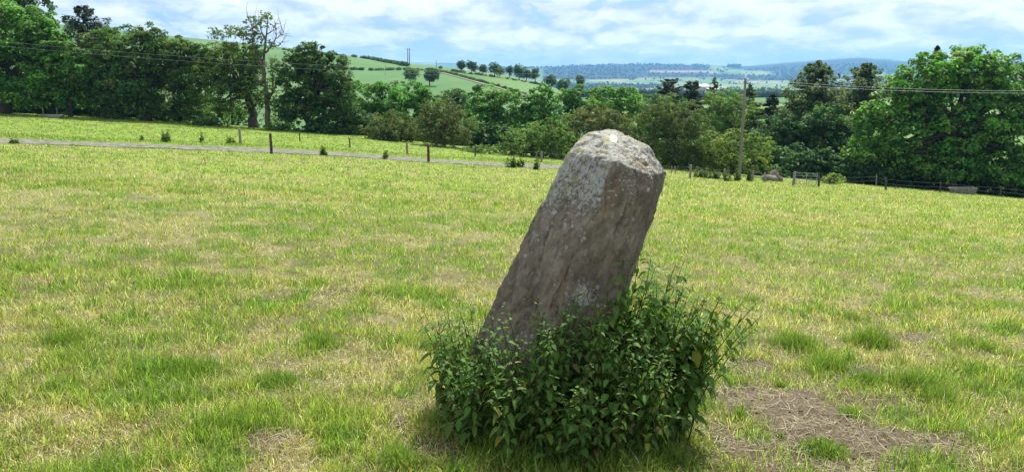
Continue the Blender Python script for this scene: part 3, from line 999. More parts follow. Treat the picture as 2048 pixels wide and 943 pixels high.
for i, (u, v, ru, rv, Y, lab) in enumerate([(1830, 350, 80, 22, 84, 'dark scrub beneath the great tree left of the trough'), (1990, 358, 90, 24, 84, 'dark scrub beneath the great tree behind the trough'),
                                            (1720, 350, 60, 20, 80, 'dark scrub beneath the great tree by the fence')]):
    T('bush', 'dark', Y, [(u - ru * .5, v, ru * .6, rv), (u + ru * .5, v, ru * .6, rv), (u, v - 4, ru * .6, rv)], u, lab, 330 + i, 'bushes under the trees', tr=.08, cat='bush', tint=(.8, .9, .9))

# ------------------------------------------------------------------ trees and hedges on the hill
HILLT = [  # u, base row, height px, half width px, kind tint, label
    (824, 169, 35, 18, (1.25, 1.15, 1.1), 'left one of two lone round trees on the hillside'),
    (862, 172, 36, 18, (.75, .8, .9), 'right one of two lone round trees on the hillside'),
    (685, 139, 28, 7, (.7, .75, .9), 'narrow dark tree at the hedge end by the big dark tree'),
    (925, 145, 24, 11, (.75, .8, .9), 'first tree of the hilltop row, standing alone at its left end'),
    (945, 148, 25, 12, (.75, .8, .9), 'second tree from the left in the hilltop row'),
    (966, 150, 21, 10, (.8, .85, .95), 'third tree from the left in the hilltop row'),
    (990, 153, 28, 13, (.75, .8, .9), 'tall fourth tree in the hilltop row'),
    (1000, 155, 20, 10, (.95, .95, 1), 'lower paler tree before the tall fourth one of the hilltop row'),
    (1019, 156, 24, 8, (.7, .75, .9), 'slim tree right of the middle of the hilltop row'),
    (1038, 160, 30, 13, (.9, .95, 1), 'broad tree near the right end of the hilltop row'),
    (1052, 162, 28, 11, (.85, .9, .95), 'second last tree of the hilltop row'),
    (1070, 165, 28, 10, (.9, .95, 1), 'last tree at the right end of the hilltop row'),
    (1101, 182, 32, 14, (.8, .85, .95), 'dark tree on the slope below the hilltop row, the left of three'),
    (1127, 190, 34, 14, (1.0, 1.0, 1.0), 'paler tree on the slope below the hilltop row, the middle of three'),
    (1161, 186, 36, 10, (.95, .95, 1), 'slim tree on the slope below the hilltop row, the right of three'),
    (804, 132, 10, 4, (.6, .7, .8), 'tiny upright bush on the hill skyline left of the twin poles'),
    (881, 139, 7, 5, (.6, .7, .8), 'tiny round bush on the hill skyline right of the thin pole'),
    (701, 158, 18, 7, (.9, .9, .9), 'spindly little tree on the hillside below the narrow dark one'),
]
for i, (u, vb, hp, hw, tint, lab) in enumerate(HILLT):
    g = HG(u, vb)
    Y = g[1]
    k = Y / F
    sparse = 0.8 if i == 0 else (.35 if i == 17 else 1.0)
    n = 5
    rng = random.Random(i + 60)
    lb = [(u + rng.uniform(-.5, .5) * hw, vb - hp * rng.uniform(.38, .80), hw * rng.uniform(.5, .7), hp * rng.uniform(.2, .3)) for _ in range(n)] + [(u, vb - hp * .6, hw * .85, hp * .36)]
    T('hill_tree', 'far', Y, lb, u, lab, 500 + i, 'trees on the hill', tr=hp * k * .028, dens=.75 * sparse, size=1.1 * min(1.0, .55 + hp * k / 28), tint=tint, base=g[2])


def hedge(name, pts, h, label, seed, wpx=1.0, tint=(.8, .8, .8)):
    rng = np.random.default_rng(seed)
    P = np.array([HG(u, v) for u, v in pts])
    seg = np.linalg.norm(np.diff(P, axis=0), axis=1)
    s = np.concatenate([[0], np.cumsum(seg)])
    n = int(s[-1] / 1.4)
    t = np.sort(rng.random(n)) * s[-1]
    lob = []
    for q in t:
        c = np.array([np.interp(q, s, P[:, i]) for i in range(3)])
        c[2] = float(hill_z(CX + c[0] / c[1] * F, c[1]))
        r = h * rng.uniform(.6, 1.25)
        lob.append((c + np.array([rng.normal() * .3, rng.normal() * .3, r * .45]), (r * 1.1, r * .9, r * .6)))
    org = P[0]
    V, Q, C = crown_np(lob, 'far', seed, 1.0, 1.0, tint)
    o = obj(name, mesh_np(name, V - org, quads=Q, col=C), MAT['leaf'], loc=org)
    tag(o, label, 'hedge', 'hedges on the hill')


hedge('hedge', [(686, 139), (740, 141), (800, 140), (880, 142)], 1.2, 'nearly level dark hedge crossing the hillside behind the two lone trees', 601)
hedge('hedge', [(705, 114), (740, 119), (790, 128), (815, 133)], 1.7, 'hedge slanting down the skyline of the hill above the level hedge', 602, tint=(.9, .95, .8))
hedge('hedge', [(880, 143), (915, 152), (960, 164), (1010, 178), (1055, 191)], 1.0, 'long hedge slanting down right between the two hill fields', 603, tint=(.75, .75, .8))
hedge('hedge', [(905, 143), (950, 149), (1000, 156), (1060, 166), (1085, 171)], 1.0, 'hedge beneath the row of hilltop trees', 604)
hedge('hedge', [(560, 99), (620, 106), (690, 113)], 1.2, 'hedge along the hill crest left of the narrow dark tree', 605)


def strip(name, pts, wdt, fun, mat, label, lift=0.06, kind='structure'):
    P = np.array([HG(u, v) for u, v in pts])
    s = np.linspace(0, 1, len(P))
    t = np.linspace(0, 1, 40)
    c = np.stack([np.interp(t, s, P[:, i]) for i in range(3)], 1)
    tn = np.gradient(c, axis=0)[:, :2]
    tn /= np.linalg.norm(tn, axis=1)[:, None]
    sd = np.stack([-tn[:, 1], tn[:, 0]], 1)
    V = []
    for k in (-1, 1):
        xy = c[:, :2] + sd * wdt * k
        V.append(np.stack([xy[:, 0], xy[:, 1], hill_z(CX + xy[:, 0] / xy[:, 1] * F, xy[:, 1]) + lift], 1))
    V = np.concatenate(V)
    a = np.arange(39)
    me = mesh_np(name, V, quads=np.stack([a, a + 1, a + 41, a + 40], 1))
    return tag(obj(name, me, mat), label, None, kind=kind)


MAT['path'] = noisy_mat('dry_path', (.17, .17, .085), (.25, .24, .13), .3, .95, .2)
strip('farm_path', [(884, 146), (918, 155), (962, 167), (1012, 181), (1054, 193)], 1.0, None, MAT['path'], 'worn pale path beside the long slanting hedge', .25)


# twin pole and single pole on the hill skyline
def hill_pole(name, us, vb, vt, label, r=.2):
    g = HG(us[0], vb)
    Y = g[1]
    root = thing(name, g, label, 'pole', 'poles on the hill')
    for u in us:
        b, t = W(u, vb + 2, Y), W(u, vt, Y)
        V, Q, Tt = tube_np(np.array([b, (b + t) / 2, t]) - g, [r, r * .9, r * .75], 8)
        obj('pole', mesh_np('pole', V, quads=Q, tris=Tt, smooth=True), MAT['pole'], root)
    if len(us) > 1:
        a, b = W(us[0] - 3, vt + 2, Y) - g, W(us[1] + 3, vt + 2, Y) - g
        obj('crossarm', mesh_np('crossarm', *[None] * 0, **dict(zip(('verts', 'quads', 'tris'), box_np((a + b) / 2, (np.linalg.norm(b - a), .2, .2))))), MAT['pole'], root)


hill_pole('twin_power_pole', (815.5, 819), 131, 97, 'tall twin power pole on the hill skyline', .28)
hill_pole('power_pole', (872.5,), 137, 121, 'thin single power pole on the hill skyline right of the twin pole', .2)
hill_pole('power_pole', (770.5,), 150, 127, 'faint thin power pole standing in the hillside field', .1)


# ------------------------------------------------------------------ far-off woods and hedgerows of the valley
def far_woods():
    rng = np.random.default_rng(77)
    n = 85000
    u = rng.uniform(760, 2120, n)
    Y = np.exp(rng.uniform(np.log(800), np.log(6400), n))
    x = (u - CX) / F * Y
    cid, ed = valley_cells(x, Y)
    w, bare = wood_mask(x, Y, u)
    keep = ((ed < 0.035) & (rng.random(n) < .40) & (fbm(x / 200, Y / 200, 55, 2) > .4)) | ((w > .5) & (rng.random(n) < .22)) | ((Y < 1500) & (rng.random(n) < .03))
    keep &= ~bare
    u, Y, x = u[keep], Y[keep], x[keep]
    z = valley_z(u, Y)
    m = len(x)
    r = rng.uniform(2.6, 5.2, m) * np.where(Y > 4500, 1.5, 1.0) * np.where(Y < 1400, 1.15, 1)
    # low lumpy crown: a jittered icosphere each
    bm = bmesh.new()
    bmesh.ops.create_icosphere(bm, subdivisions=1, radius=1)
    bv = np.array([v.co[:] for v in bm.verts])
    bf = np.array([[v.index for v in f.verts] for f in bm.faces])
    bm.free()
    j = 1 + .28 * rng.normal(size=(m, len(bv), 1))
    V = bv[None] * j * r[:, None, None] * np.array([1, 1, 1.05]) + np.stack([x, Y, z + r * .75], 1)[:, None]
    Fc = bf[None] + (np.arange(m) * len(bv))[:, None, None]
    tone = rng.uniform(.6, 1.4, m)
    col = np.array([.026, .050, .022]) * tone[:, None]
    me = mesh_np('distant_woods', V.reshape(-1, 3), tris=Fc.reshape(-1, 3), col=np.repeat(col, len(bv), axis=0), smooth=True)
    tag(obj('distant_woods', me, MAT['hillgrass']), 'far off woods and hedgerow trees filling the valley', 'woodland', kind='stuff')
    print('far trees', m)


far_woods()
# a clump on the far skyline
g_ = np.array(W(1467, 134, 6300))
g_[2] = float(valley_z(1467, 6300))
lob_ = [(W(u, 131.5, 6300) + np.array([0, 0, 0]), (10, 10, 15)) for u in (1457, 1461, 1465, 1469, 1473, 1477, 1480)]
V_, Q_, C_ = crown_np(lob_, 'far', 701, .02, 12.0, (.6, .7, .8))
o_ = obj('skyline_wood', mesh_np('skyline_wood', V_ - g_, quads=Q_, col=C_), MAT['leaf'], loc=g_)
tag(o_, 'small clump of trees standing on the far skyline', 'woodland', kind='stuff')


def shed(u, v, Y, wpx, hpx, rz, label, ridge=.45):
    k = Y / F
    c = W(u, v, Y)
    w, h = wpx * k, hpx * k
    bz = c[2] - h
    root = thing('farm_shed', (c[0], c[1], bz), label, 'shed', 'pale farm sheds in the valley', rz)
    d = w * .6
    V, Q, Tt = box_np((0, 0, h * .3), (w, d, h * .6))
    obj('wall', mesh_np('wall', V, quads=Q), MAT['wall'], root)
    e = .03 * w
    y0, z0, z1 = d / 2 + e, h * .58, h
    V = np.array([(-w / 2 - e, -y0, z0), (w / 2 + e, -y0, z0), (w / 2 + e, 0, z1), (-w / 2 - e, 0, z1), (w / 2 + e, y0, z0), (-w / 2 - e, y0, z0)])
    V = np.concatenate([V, V - np.array([0, 0, .4])])
    Q = np.array([(0, 1, 2, 3), (3, 2, 4, 5), (7, 6, 9, 8), (8, 9, 11, 10), (0, 6, 7, 1), (4, 10, 11, 5)])
    obj('roof', mesh_np('roof', V, quads=Q, tris=np.array([(1, 8, 2), (1, 7, 8), (0, 3, 9), (0, 9, 6), (2, 8, 4), (8, 10, 4), (3, 5, 9), (9, 5, 11)])), MAT['shedroof'], root)
    V, Q, Tt = box_np((w * .2, -d / 2 - .08, h * .22), (w * .16, .1, h * .42))
    obj('door', mesh_np('door', V, quads=Q), MAT['galv'], root)


shed(1398, 168, 720, 36, 13, .35, 'larger pale farm shed seen over the pines')
shed(1424, 176, 700, 24, 10, .25, 'lower pale farm shed right of the larger one')

# ------------------------------------------------------------------ posts, wires, pole, cables
rngp = random.Random(5)


def post_mesh(h, r, sides=8, tip=0.6, square=False):
    n = 4 if square else sides
    pts = np.array([(0, 0, -.3), (0, 0, 0), (.01, 0, h * .5), (0, .01, h - r * .6), (0, 0, h)])
    return tube_np(pts, [r, r * 1.02, r, r * .97, r * tip], n)


def post_px(u, vt, vb, r=.06):
    g = G(u, vb)
    k = g[1] / F
    return g, max(.5, (vb - vt) * k)


def lone_post(u, vt, vb, mat, label, r=.075):
    g, h = post_px(u, vt, vb)
    V, Q, Tt = post_mesh(h, r)
    o = obj('fence_post', mesh_np('fence_post', V, quads=Q, tris=Tt, smooth=False), MAT[mat], loc=g)
    tag(o, label, 'post', 'lone posts beside the track')


lone_post(543, 267, 308, 'post_dark', 'dark wooden post standing alone in front of the track at left', .085)
lone_post(857, 288, 325, 'post_red', 'red brown wooden post in front of the track', .085)
lone_post(481, 257, 290, 'post_grey', 'pale grey wooden post behind the track at left', .095)


def fence(name, posts, label, wires=(.9, .55), r=.0065):
    first = post_px(*posts[0][:3])[0]
    root = thing(name, first, label, 'fence')
    tops = []
    for u, vt, vb, mat, rad in posts:
        g, h = post_px(u, vt, vb)
        if len(posts[0]) and mat:
            V, Q, Tt = post_mesh(h, rad)
            o = obj('post', mesh_np('post', V, quads=Q, tris=Tt), MAT[mat], root)
            o.location = Vector(g - first)
            o.rotation_euler = (rngp.uniform(-.05, .05), rngp.uniform(-.05, .05), rngp.uniform(0, 3))
        tops.append((g, h))
    for f in wires:
        pts = []
        for (g0, h0), (g1, h1) in zip(tops[:-1], tops[1:]):
            for t in np.linspace(0, 1, 8, endpoint=False):
                p = (g0 + np.array([0, 0, h0 * f])) * (1 - t) + (g1 + np.array([0, 0, h1 * f])) * t
                p[2] -= .06 * math.sin(math.pi * t)
                pts.append(p)
        pts.append(tops[-1][0] + np.array([0, 0, tops[-1][1] * f]))
        V, Q, Tt = tube_np(np.array(pts) - first, r, 4)
        obj('wire', mesh_np('wire', V, quads=Q, tris=Tt), MAT['wire'], root)
    return root


fence('wire_fence', [(600, 266, 283, 'post_dark', .05), (700, 276, 296, 'post_dark', .05), (815, 284, 311, 'post_grey', .085), (950, 290, 313, 'post_dark', .06), (1083, 302, 329, 'post_grey', .085),
                     (1236, 315, 343, 'post_grey', .08)],
      'post and wire fence beyond the track, from the hawthorns to behind the stone')
fence('wire_fence', [(1300, 323, 347, 'post_grey', .07), (1343, 332, 347, 'post_grey', .045), (1350, 332, 348, 'post_grey', .045), (1380, 329, 357, 'post_grey', .085), (1447, 337, 360, 'post_grey', .075), (1505, 341, 362, 'post_grey', .08),
                     (1530, 345, 364, 'post_grey', .075), (1586, 343, 371, 'post_grey', .10)],
      'post and wire fence running from the stone to the gate')
fence('wire_fence', [(1637, 351, 373, 'post_dark', .085), (1752, 349, 372, 'post_grey', .05), (1771, 354, 380, 'post_dark', .085), (1880, 362, 385, 'post_dark', .07), (2000, 372, 394, 'post_dark', .07), (2150, 385, 405, 'post_dark', .07)],
      'post and wire fence from the gate to the water trough', (.85, .5))


def gate():
    a, b = G(1590, 371), G(1634, 372)
    d = b - a
    L = float(np.linalg.norm(d[:2]))
    root = thing('field_gate', a, 'metal bar gate between the fence posts', 'gate', rz=math.atan2(d[1], d[0]))
    sl = d[2] / L

    def bar(p, q, r, nm):
        V, Q, Tt = tube_np(np.array([p, q], float), r, 6)
        obj(nm, mesh_np(nm, V, quads=Q, tris=Tt), MAT['galv'], root)
    for z in (.15, .35, .55, .78, 1.0):
        bar((.05, 0, z), (L - .05, 0, z + sl * L), .02, 'bar')
    for x in (.05, L / 2, L - .05):
        bar((x, 0.03, .1 + sl * x), (x, 0.03, 1.04 + sl * x), .024, 'upright')


gate()


def utility_pole(u, vb, vt, Y, label):
    top = W(u, vt, Y)
    bx, bz = top[0], land_z(top[0], Y)
    h = top[2] - bz
    root = thing('utility_pole', (bx, Y, bz), label, 'pole', 'utility poles of the overhead line')
    V, Q, Tt = tube_np(np.array([(0, 0, -.4), (0, 0, h * .3), (0, 0, h * .7), (0, 0, h)]), [.13, .12, .11, .095], 12)
    obj('pole', mesh_np('pole', V, quads=Q, tris=Tt, smooth=True), MAT['pole'], root)
    V, Q, Tt = box_np((0, -.05, h - .24), (.42, .05, .06))
    bk = obj('bracket', mesh_np('bracket', V, quads=Q), MAT['galv'], root)
    for k, (dx, dz) in enumerate(((.17, -.12), (-.17, -.28), (0, .08))):
        pts = np.array([(dx, -.05, h + dz - .1), (dx, -.05, h + dz), (dx, -.05, h + dz + .1), (dx, -.05, h + dz + .14)])
        V, Q, Tt = tube_np(pts, [.035, .07, .06, .02], 8)
        obj('insulator', mesh_np('insulator', V, quads=Q, tris=Tt, smooth=True), MAT['porcelain'], bk)
    return np.array([bx, Y, bz + h])


pA = utility_pole(1491, 350, 157, 62.5, 'tall weathered wooden utility pole at the fence right of the stone')
pB = utility_pole(-330, 300, 50, 66, 'wooden utility pole out on the left of the pasture')
pC = utility_pole(2420, 420, 174, 50, 'wooden utility pole out on the right of the pasture')


def cable(a, b, off, sag, r, label):
    a, b = a + np.array(off), b + np.array(off)
    t = np.linspace(0, 1, 40)[:, None]
    p = a + (b - a) * t
    p[:, 2] -= (4 * sag * t * (1 - t))[:, 0]
    V, Q, Tt = tube_np(p - a, r, 5)
    o = obj('overhead_cable', mesh_np('overhead_cable', V, quads=Q, tris=Tt, smooth=True), MAT['cable'], loc=a)
    tag(o, label, 'cable', 'overhead cables')


cable(pA, pC, (.17, -.05, -.05), .5, .008, 'upper of the two overhead cables running right from the utility pole')
cable(pA, pC, (-.17, -.05, -.21), .5, .008, 'lower of the two overhead cables running right from the utility pole')
cable(pA, pB, (.0, -.05, .05), 1.0, .0055, 'upper overhead cable sagging left across the trees')
cable(pA, pB, (-.17, -.05, -.3), 1.0, .0055, 'lower overhead cable sagging left across the trees')


# ------------------------------------------------------------------ troughs, rubble, weeds by the fence
def trough(u, vb, wpx, h, d, label, mat, rz=0.0):
    g = G(u, vb)
    w = wpx * g[1] / F
    root = thing('water_trough', g + np.array([0, 0, .02]), label, 'trough', rz=rz)
    bm = bmesh.new()
    t = .07
    rings = [(w * .88, d * .8, 0), (w, d, h), (w - 2 * t, d - 2 * t, h), (w * .88 - 2 * t, d * .8 - 2 * t, .1)]
    vs = []
    for a, b, z in rings:
        vs.append([bm.verts.new((sx * a / 2, sy * b / 2, z)) for sx, sy in ((-1, -1), (1, -1), (1, 1), (-1, 1))])
    for r0, r1 in zip(vs[:-1], vs[1:]):
        for k in range(4):
            bm.faces.new((r0[k], r0[(k + 1) % 4], r1[(k + 1) % 4], r1[k]))
    bm.faces.new(vs[0][::-1])
    bm.faces.new(vs[-1])
    bmesh.ops.bevel(bm, geom=list(bm.edges), offset=.018, segments=1, affect='EDGES')
    me = bpy.data.meshes.new('tub')
    bm.to_mesh(me)
    bm.free()
    obj('tub', me, MAT[mat], root)
    V, Q, _t = box_np((0, 0, h * .72), (w * .97 - 2 * t, d * .94 - 2 * t, .01))
    obj('water', mesh_np('water', V, quads=Q), MAT['water'], root)
    for sx in (-1, 1):
        V, Q, _t = box_np((sx * (w / 2 + .025), 0, h - .06), (.07, d * 1.04, .07))
        obj('rim', mesh_np('rim', V, quads=Q), MAT[mat], root)


trough(1925, 388, 50, .58, .75, 'long grey water trough in the shade of the great tree', 'concrete', .02)
trough(106, 236, 40, .32, .8, 'low grey trough below the leafy trees at far left', 'galv')
for u in (87, 115):
    lone = G(u, 233)
    V, Q, Tt = post_mesh(1.0, .06)
    tag(obj('fence_post', mesh_np('fence_post', V, quads=Q, tris=Tt), MAT['post_grey'], loc=lone),
        'thin post %s the low trough at far left' % ('left of' if u < 100 else 'right behind'), 'post', 'posts by the far trough')


def rock_mesh(s, seed):
    rng = np.random.default_rng(seed)
    bm = bmesh.new()
    bmesh.ops.create_icosphere(bm, subdivisions=2, radius=1)
    for v in bm.verts:
        c = v.co
        k = 1 + .35 * mnoise.noise(c * 1.1 + Vector((seed * 3.1, 0, 0))) + .12 * mnoise.noise(c * 3 + Vector((0, seed, 0)))
        v.co = Vector((c.x * s[0], c.y * s[1], c.z * s[2])) * k
    me = bpy.data.meshes.new('rubble_stone')
    bm.to_mesh(me)
    bm.free()
    return me


for i, (u, v, s, lab) in enumerate([(1534, 355, (.5, .4, .3), 'leftmost stone of the rubble heap by the fence'), (1546, 358, (.55, .4, .35), 'biggest stone at the front of the rubble heap by the fence'),
                                    (1556, 357, (.4, .35, .3), 'rightmost stone of the rubble heap by the fence'), (1549, 350, (.45, .4, .45), 'upper stone of the rubble heap by the fence')]):
    g = G(u, 362)
    k = g[1] / F
    o = obj('rubble_stone', rock_mesh(s, i + 3), MAT['rock'], loc=g + np.array([0, .3 * (i == 3), (362 - v) * k]))
    o.rotation_euler = (0, 0, i * 1.3)
    tag(o, lab, 'rock', 'stones of the rubble heap')


def weed(u, vb, hpx, wpx, label, seed, tint=(1, 1, 1), spire=True, name='thistle'):
    rng = np.random.default_rng(seed)
    g = G(u, vb)
    k = g[1] / F
    h, w = hpx * k * 1.25, wpx * k * 1.15
    root = thing(name, g, label, 'weed', 'weeds beside the track and fence')
    parts, P, Nn, Dd, Sz = [], [], [], [], []
    ns = max(2, int(w / .12))
    for s in range(ns):
        b = np.array([rng.normal() * w * .22, rng.normal() * w * .2, 0])
        hh = h * (rng.uniform(.5, 1.0) if s else 1.0)
        e = b + np.array([rng.normal() * .12 * w, rng.normal() * .1 * w, hh])
        parts.append(tube_np(np.array([b, (b + e) / 2, e]), [.012, .01, .005], 4))
        m = int(26 + hh * 50)
        t = rng.random(m)
        p = b + (e - b) * t[:, None]
        a = rng.random(m) * 6.28
        d = np.stack([np.cos(a), np.sin(a), rng.uniform(-.3, .5, m)], 1)
        ln = (.10 + .16 * (1 - t)) * (.7 + .6 * rng.random(m))
        P.append(p + d * ln[:, None] * .5)
        Dd.append(d)
        nn = np.array([0, 0, 1.]) + rng.normal(size=(m, 3)) * .5
        Nn.append(nn / np.linalg.norm(nn, axis=1)[:, None])
        Sz.append(ln)
    V, Q, Tt = join_np(parts)
    obj('stem', mesh_np('stem', V, quads=Q, tris=Tt, col=np.array([.07, .10, .03])), MAT['weed'], root)
    P, Nn, Dd, Sz = map(np.concatenate, (P, Nn, Dd, Sz))
    V, Q = leaf_quads(P, Nn, Sz, .4, rng, Dd)
    C = np.array([.085, .145, .038]) * np.array(tint) * np.clip(1 + .3 * rng.normal(size=len(P)), .4, 1.8)[:, None]
    obj('foliage', mesh_np('foliage', V, quads=Q, col=np.repeat(C, 4, axis=0)), MAT['weed'], root)


for i, w_ in enumerate([(330, 289, 24, 26, 'tall bushy thistle on the far verge of the track at left'), (405, 287, 20, 8, 'thin thistle on the little earth mound by the track'), (462, 288, 14, 14, 'dock weed left of the pale grey post'),
                        (646, 310, 15, 14, 'leafy weed on the near verge right of the dark post'), (770, 315, 12, 9, 'small weed left of the red brown post'), (285, 285, 12, 8, 'small weed left of the bushy thistle'),
                        (1021, 335, 18, 16, 'nettle tuft on the verge left of the stone, the first of three'), (1040, 333, 16, 12, 'middle weed of the three tufts left of the stone'),
                        (1074, 340, 24, 10, 'tallest weed of the three tufts left of the stone'), (1405, 356, 18, 34, 'pale flowering weeds right of the leaning grey post'), (1432, 358, 16, 22, 'weedy clump further along towards the utility pole'),
                        (1453, 362, 24, 12, 'upright thistle left of the utility pole'), (1476, 362, 20, 12, 'upright thistle at the foot of the utility pole'), (1497, 362, 20, 12, 'upright thistle just right of the utility pole'),
                        (30, 287, 9, 16, 'low weed on the near verge at the left edge')]):
    weed(*w_, seed=800 + i, tint=(1.3, 1.15, 1.1) if 'pale' in w_[4] else (1, 1, 1))

# ------------------------------------------------------------------ the standing stone
Y0 = float(STONE_XY[1]) + 0.05
RINGS = [  # L, FM, FR, R as (u, v, depth offset); back is built behind them
    ((868, 905, .05), (1010, 945, -.16), (1140, 930, -.12), (1172, 900, .02)),
    ((918, 742, .05), (1068, 785, -.18), (1180, 765, -.14), (1210, 740, .02)),
    ((950, 668, .04), (1098, 705, -.19), (1208, 690, -.15), (1232, 670, .02)),
    ((982, 612, .04), (1118, 642, -.20), (1226, 632, -.15), (1249, 608, .02)),
    ((1010, 550, .04), (1138, 580, -.20), (1246, 570, -.16), (1267, 550, .02)),
    ((1043, 475, .04), (1166, 503, -.20), (1264, 495, -.16), (1291, 482, .02)),
    ((1078, 405, .04), (1190, 432, -.20), (1282, 428, -.16), (1312, 425, .02)),
    ((1114, 345, .05), (1208, 374, -.19), (1293, 386, -.16), (1326, 388, .02)),
    ((1136, 303, .06), (1222, 322, -.17), (1299, 350, -.13), (1336, 345, .03)),
    ((1158, 276, .10), (1232, 296, -.06), (1296, 322, -.05), (1315, 311, .05)),
    ((1186, 260, .17), (1232, 268, .08), (1272, 283, .07), (1282, 272, .14)),
]


def build_stone():
    bm = bmesh.new()
    rings = []
    for L, M_, R2, R in RINGS:
        pL, pM, pF, pR = (W(a[0], a[1], Y0 + a[2]) for a in (L, M_, R2, R))
        fl = pL * .5 + pM * .5 + np.array([-.006, -.018, 0])
        mf = pM * .5 + pF * .5 + np.array([0, -.012, 0])
        bk = np.array([0, .30, 0.0])
        top = L[2] > .12
        b = .16 if top else .26
        br = pR * .8 + pL * .2 + np.array([0, b, .0])
        bmid = pR * .5 + pL * .5 + np.array([0, b * 1.25, 0.01])
        bl = pR * .2 + pL * .8 + np.array([0, b, .0])
        rings.append([bm.verts.new(p) for p in (pL, fl, pM, mf, pF, pR, br, bmid, bl)])
    n = 9
    cl = bm.edges.layers.float.new('crease_edge')
    for a, b in zip(rings[:-1], rings[1:]):
        for k in range(n):
            bm.faces.new((a[k], a[(k + 1) % n], b[(k + 1) % n], b[k]))
    tp = rings[-1]
    c = bm.verts.new(sum((v.co for v in tp), Vector()) / n + Vector((0, 0, .012)))
    for k in range(n):
        bm.faces.new((tp[k], tp[(k + 1) % n], c))
    bm.faces.new(rings[0][::-1])
    bm.edges.ensure_lookup_table()

    def crease(v0, v1, val):
        e = bm.edges.get((v0, v1))
        if e:
            e[cl] = val
    for i, (a, b) in enumerate(zip(rings[:-1], rings[1:])):
        crease(a[4], b[4], 1.0)
        crease(a[5], b[5], .6)
        crease(a[2], b[2], 1.0 if 5 <= i <= 7 else (.7 if i > 2 else .4))
        crease(a[0], b[0], .7)
    for k, vv in ((1, .8), (2, 1.0), (3, 1.0), (4, .9), (0, .6)):
        crease(rings[8][k], rings[8][(k + 1) % n], vv)
    me = bpy.data.meshes.new('stone_cage')
    bm.to_mesh(me)
    bm.free()
    tmp = bpy.data.objects.new('stone_cage', me)
    COL.objects.link(tmp)
    md = tmp.modifiers.new('s', 'SUBSURF')
    md.levels = md.render_levels = 4
    dg = bpy.context.evaluated_depsgraph_get()
    ev = tmp.evaluated_get(dg)
    me2 = bpy.data.meshes.new_from_object(ev)
    bpy.data.objects.remove(tmp)
    bpy.data.meshes.remove(me)
    nv = len(me2.vertices)
    co = np.empty(nv * 3, np.float32)
    no = np.empty(nv * 3, np.float32)
    me2.vertices.foreach_get('co', co)
    me2.vertices.foreach_get('normal', no)
    co, no = co.reshape(-1, 3).astype(float), no.reshape(-1, 3)
    org = np.array([STONE_XY[0], Y0, float(zf(*STONE_XY))])
    # axis of the stone, for the grain
    ax = W(1240, 280, Y0) - W(1050, 880, Y0)
    ax /= np.linalg.norm(ax)
    loc = co - org
    along = loc @ ax
    ex = np.array([ax[2], 0, -ax[0]])
    ex /= np.linalg.norm(ex)
    ey = np.cross(ax, ex)
    A, B = loc @ ex, loc @ ey
    disp = np.zeros(nv)
    for i in range(nv):
        p = Vector((A[i], B[i], along[i]))
        big = mnoise.noise(p * 3.2)
        med = mnoise.fractal(Vector((p.x * 9, p.y * 9, p.z * 6)), 0.8, 2.0, 4)
        gr = mnoise.noise(Vector((p.x * 30, p.y * 30, p.z * 14.0)))
        pit = mnoise.fractal(p * 30, .9, 2.1, 3)
        fl = mnoise.noise(Vector((p.x * 7 + 5, p.y * 7, p.z * 2.2)))
        step = .006 * (1 if fl > .12 else 0) + .007 * (1 if mnoise.noise(Vector((p.x * 5 - 3, p.y * 5, p.z * 4))) > .22 else 0)
        step += .008 * max(0., 1 - abs(mnoise.noise(Vector((p.x * 6 + 9, p.y * 6, p.z * 1.7)))) / .05)
        disp[i] = .015 * big + .009 * med + .0042 * gr + .0045 * pit - step
    co = co + no * disp[:, None]
    me2.vertices.foreach_set('co', (co - org).astype(np.float32).ravel())
    # stone frame coordinates for the material + cover of lichen by place
    at = me2.attributes.new('grain', 'FLOAT_VECTOR', 'POINT')
    at.data.foreach_set('vector', np.stack([A, B, along], 1).astype(np.float32).ravel())
    hmax = along.max()
    t = along / hmax
    upf = np.clip(no[:, 2], 0, 1)
    leftf = sstep(-.05, -.5, 0 * t) if False else np.clip(-(no[:, 0]) * 1.0 + .2, 0, 1)
    lich = sstep(.62, .98, t) * .45 + upf * .5 * sstep(.6, .85, t) + leftf * .45 * sstep(.25, .8, t) + .16 * sstep(.45, .8, t) + .45 * sstep(.48, .25, t)
    pc = W(1166, 594, Y0 - .2) - org
    dA, dz = A - pc @ ex, along - pc @ ax
    lich = np.maximum(lich, 1.35 * np.exp(-((dA / .085) ** 2 + (dz / .095) ** 2)))
    rightf = sstep(.35, .75, no[:, 0])
    lich = np.clip(lich - .35 * rightf * (t < .85), 0, 1.25)
    wh = W(1226, 273, Y0 + .05) - org
    dd = np.sqrt(((loc[:, 0] - wh[0]) / .030) ** 2 + ((loc[:, 2] - wh[2]) / .028) ** 2 + ((loc[:, 1] - wh[1]) / .16) ** 2)
    white = np.clip(1.4 - dd, 0, 1)
    moss = np.clip(1 - sstep(.1, .34, t), 0, 1)
    c4 = np.stack([lich, white, moss, np.ones(nv)], 1).astype(np.float32)
    at = me2.attributes.new('cover', 'FLOAT_COLOR', 'POINT')
    at.data.foreach_set('color', c4.ravel())
    me2.polygons.foreach_set('use_smooth', np.ones(len(me2.polygons), bool))
    me2.name = 'standing_stone'
    me2.materials.clear()
    me2.materials.append(stone_mat())
    o = obj('standing_stone', me2, None, loc=org)
    tag(o, 'leaning brown grey standing stone with lichen, rising from the nettles', 'standing stone')


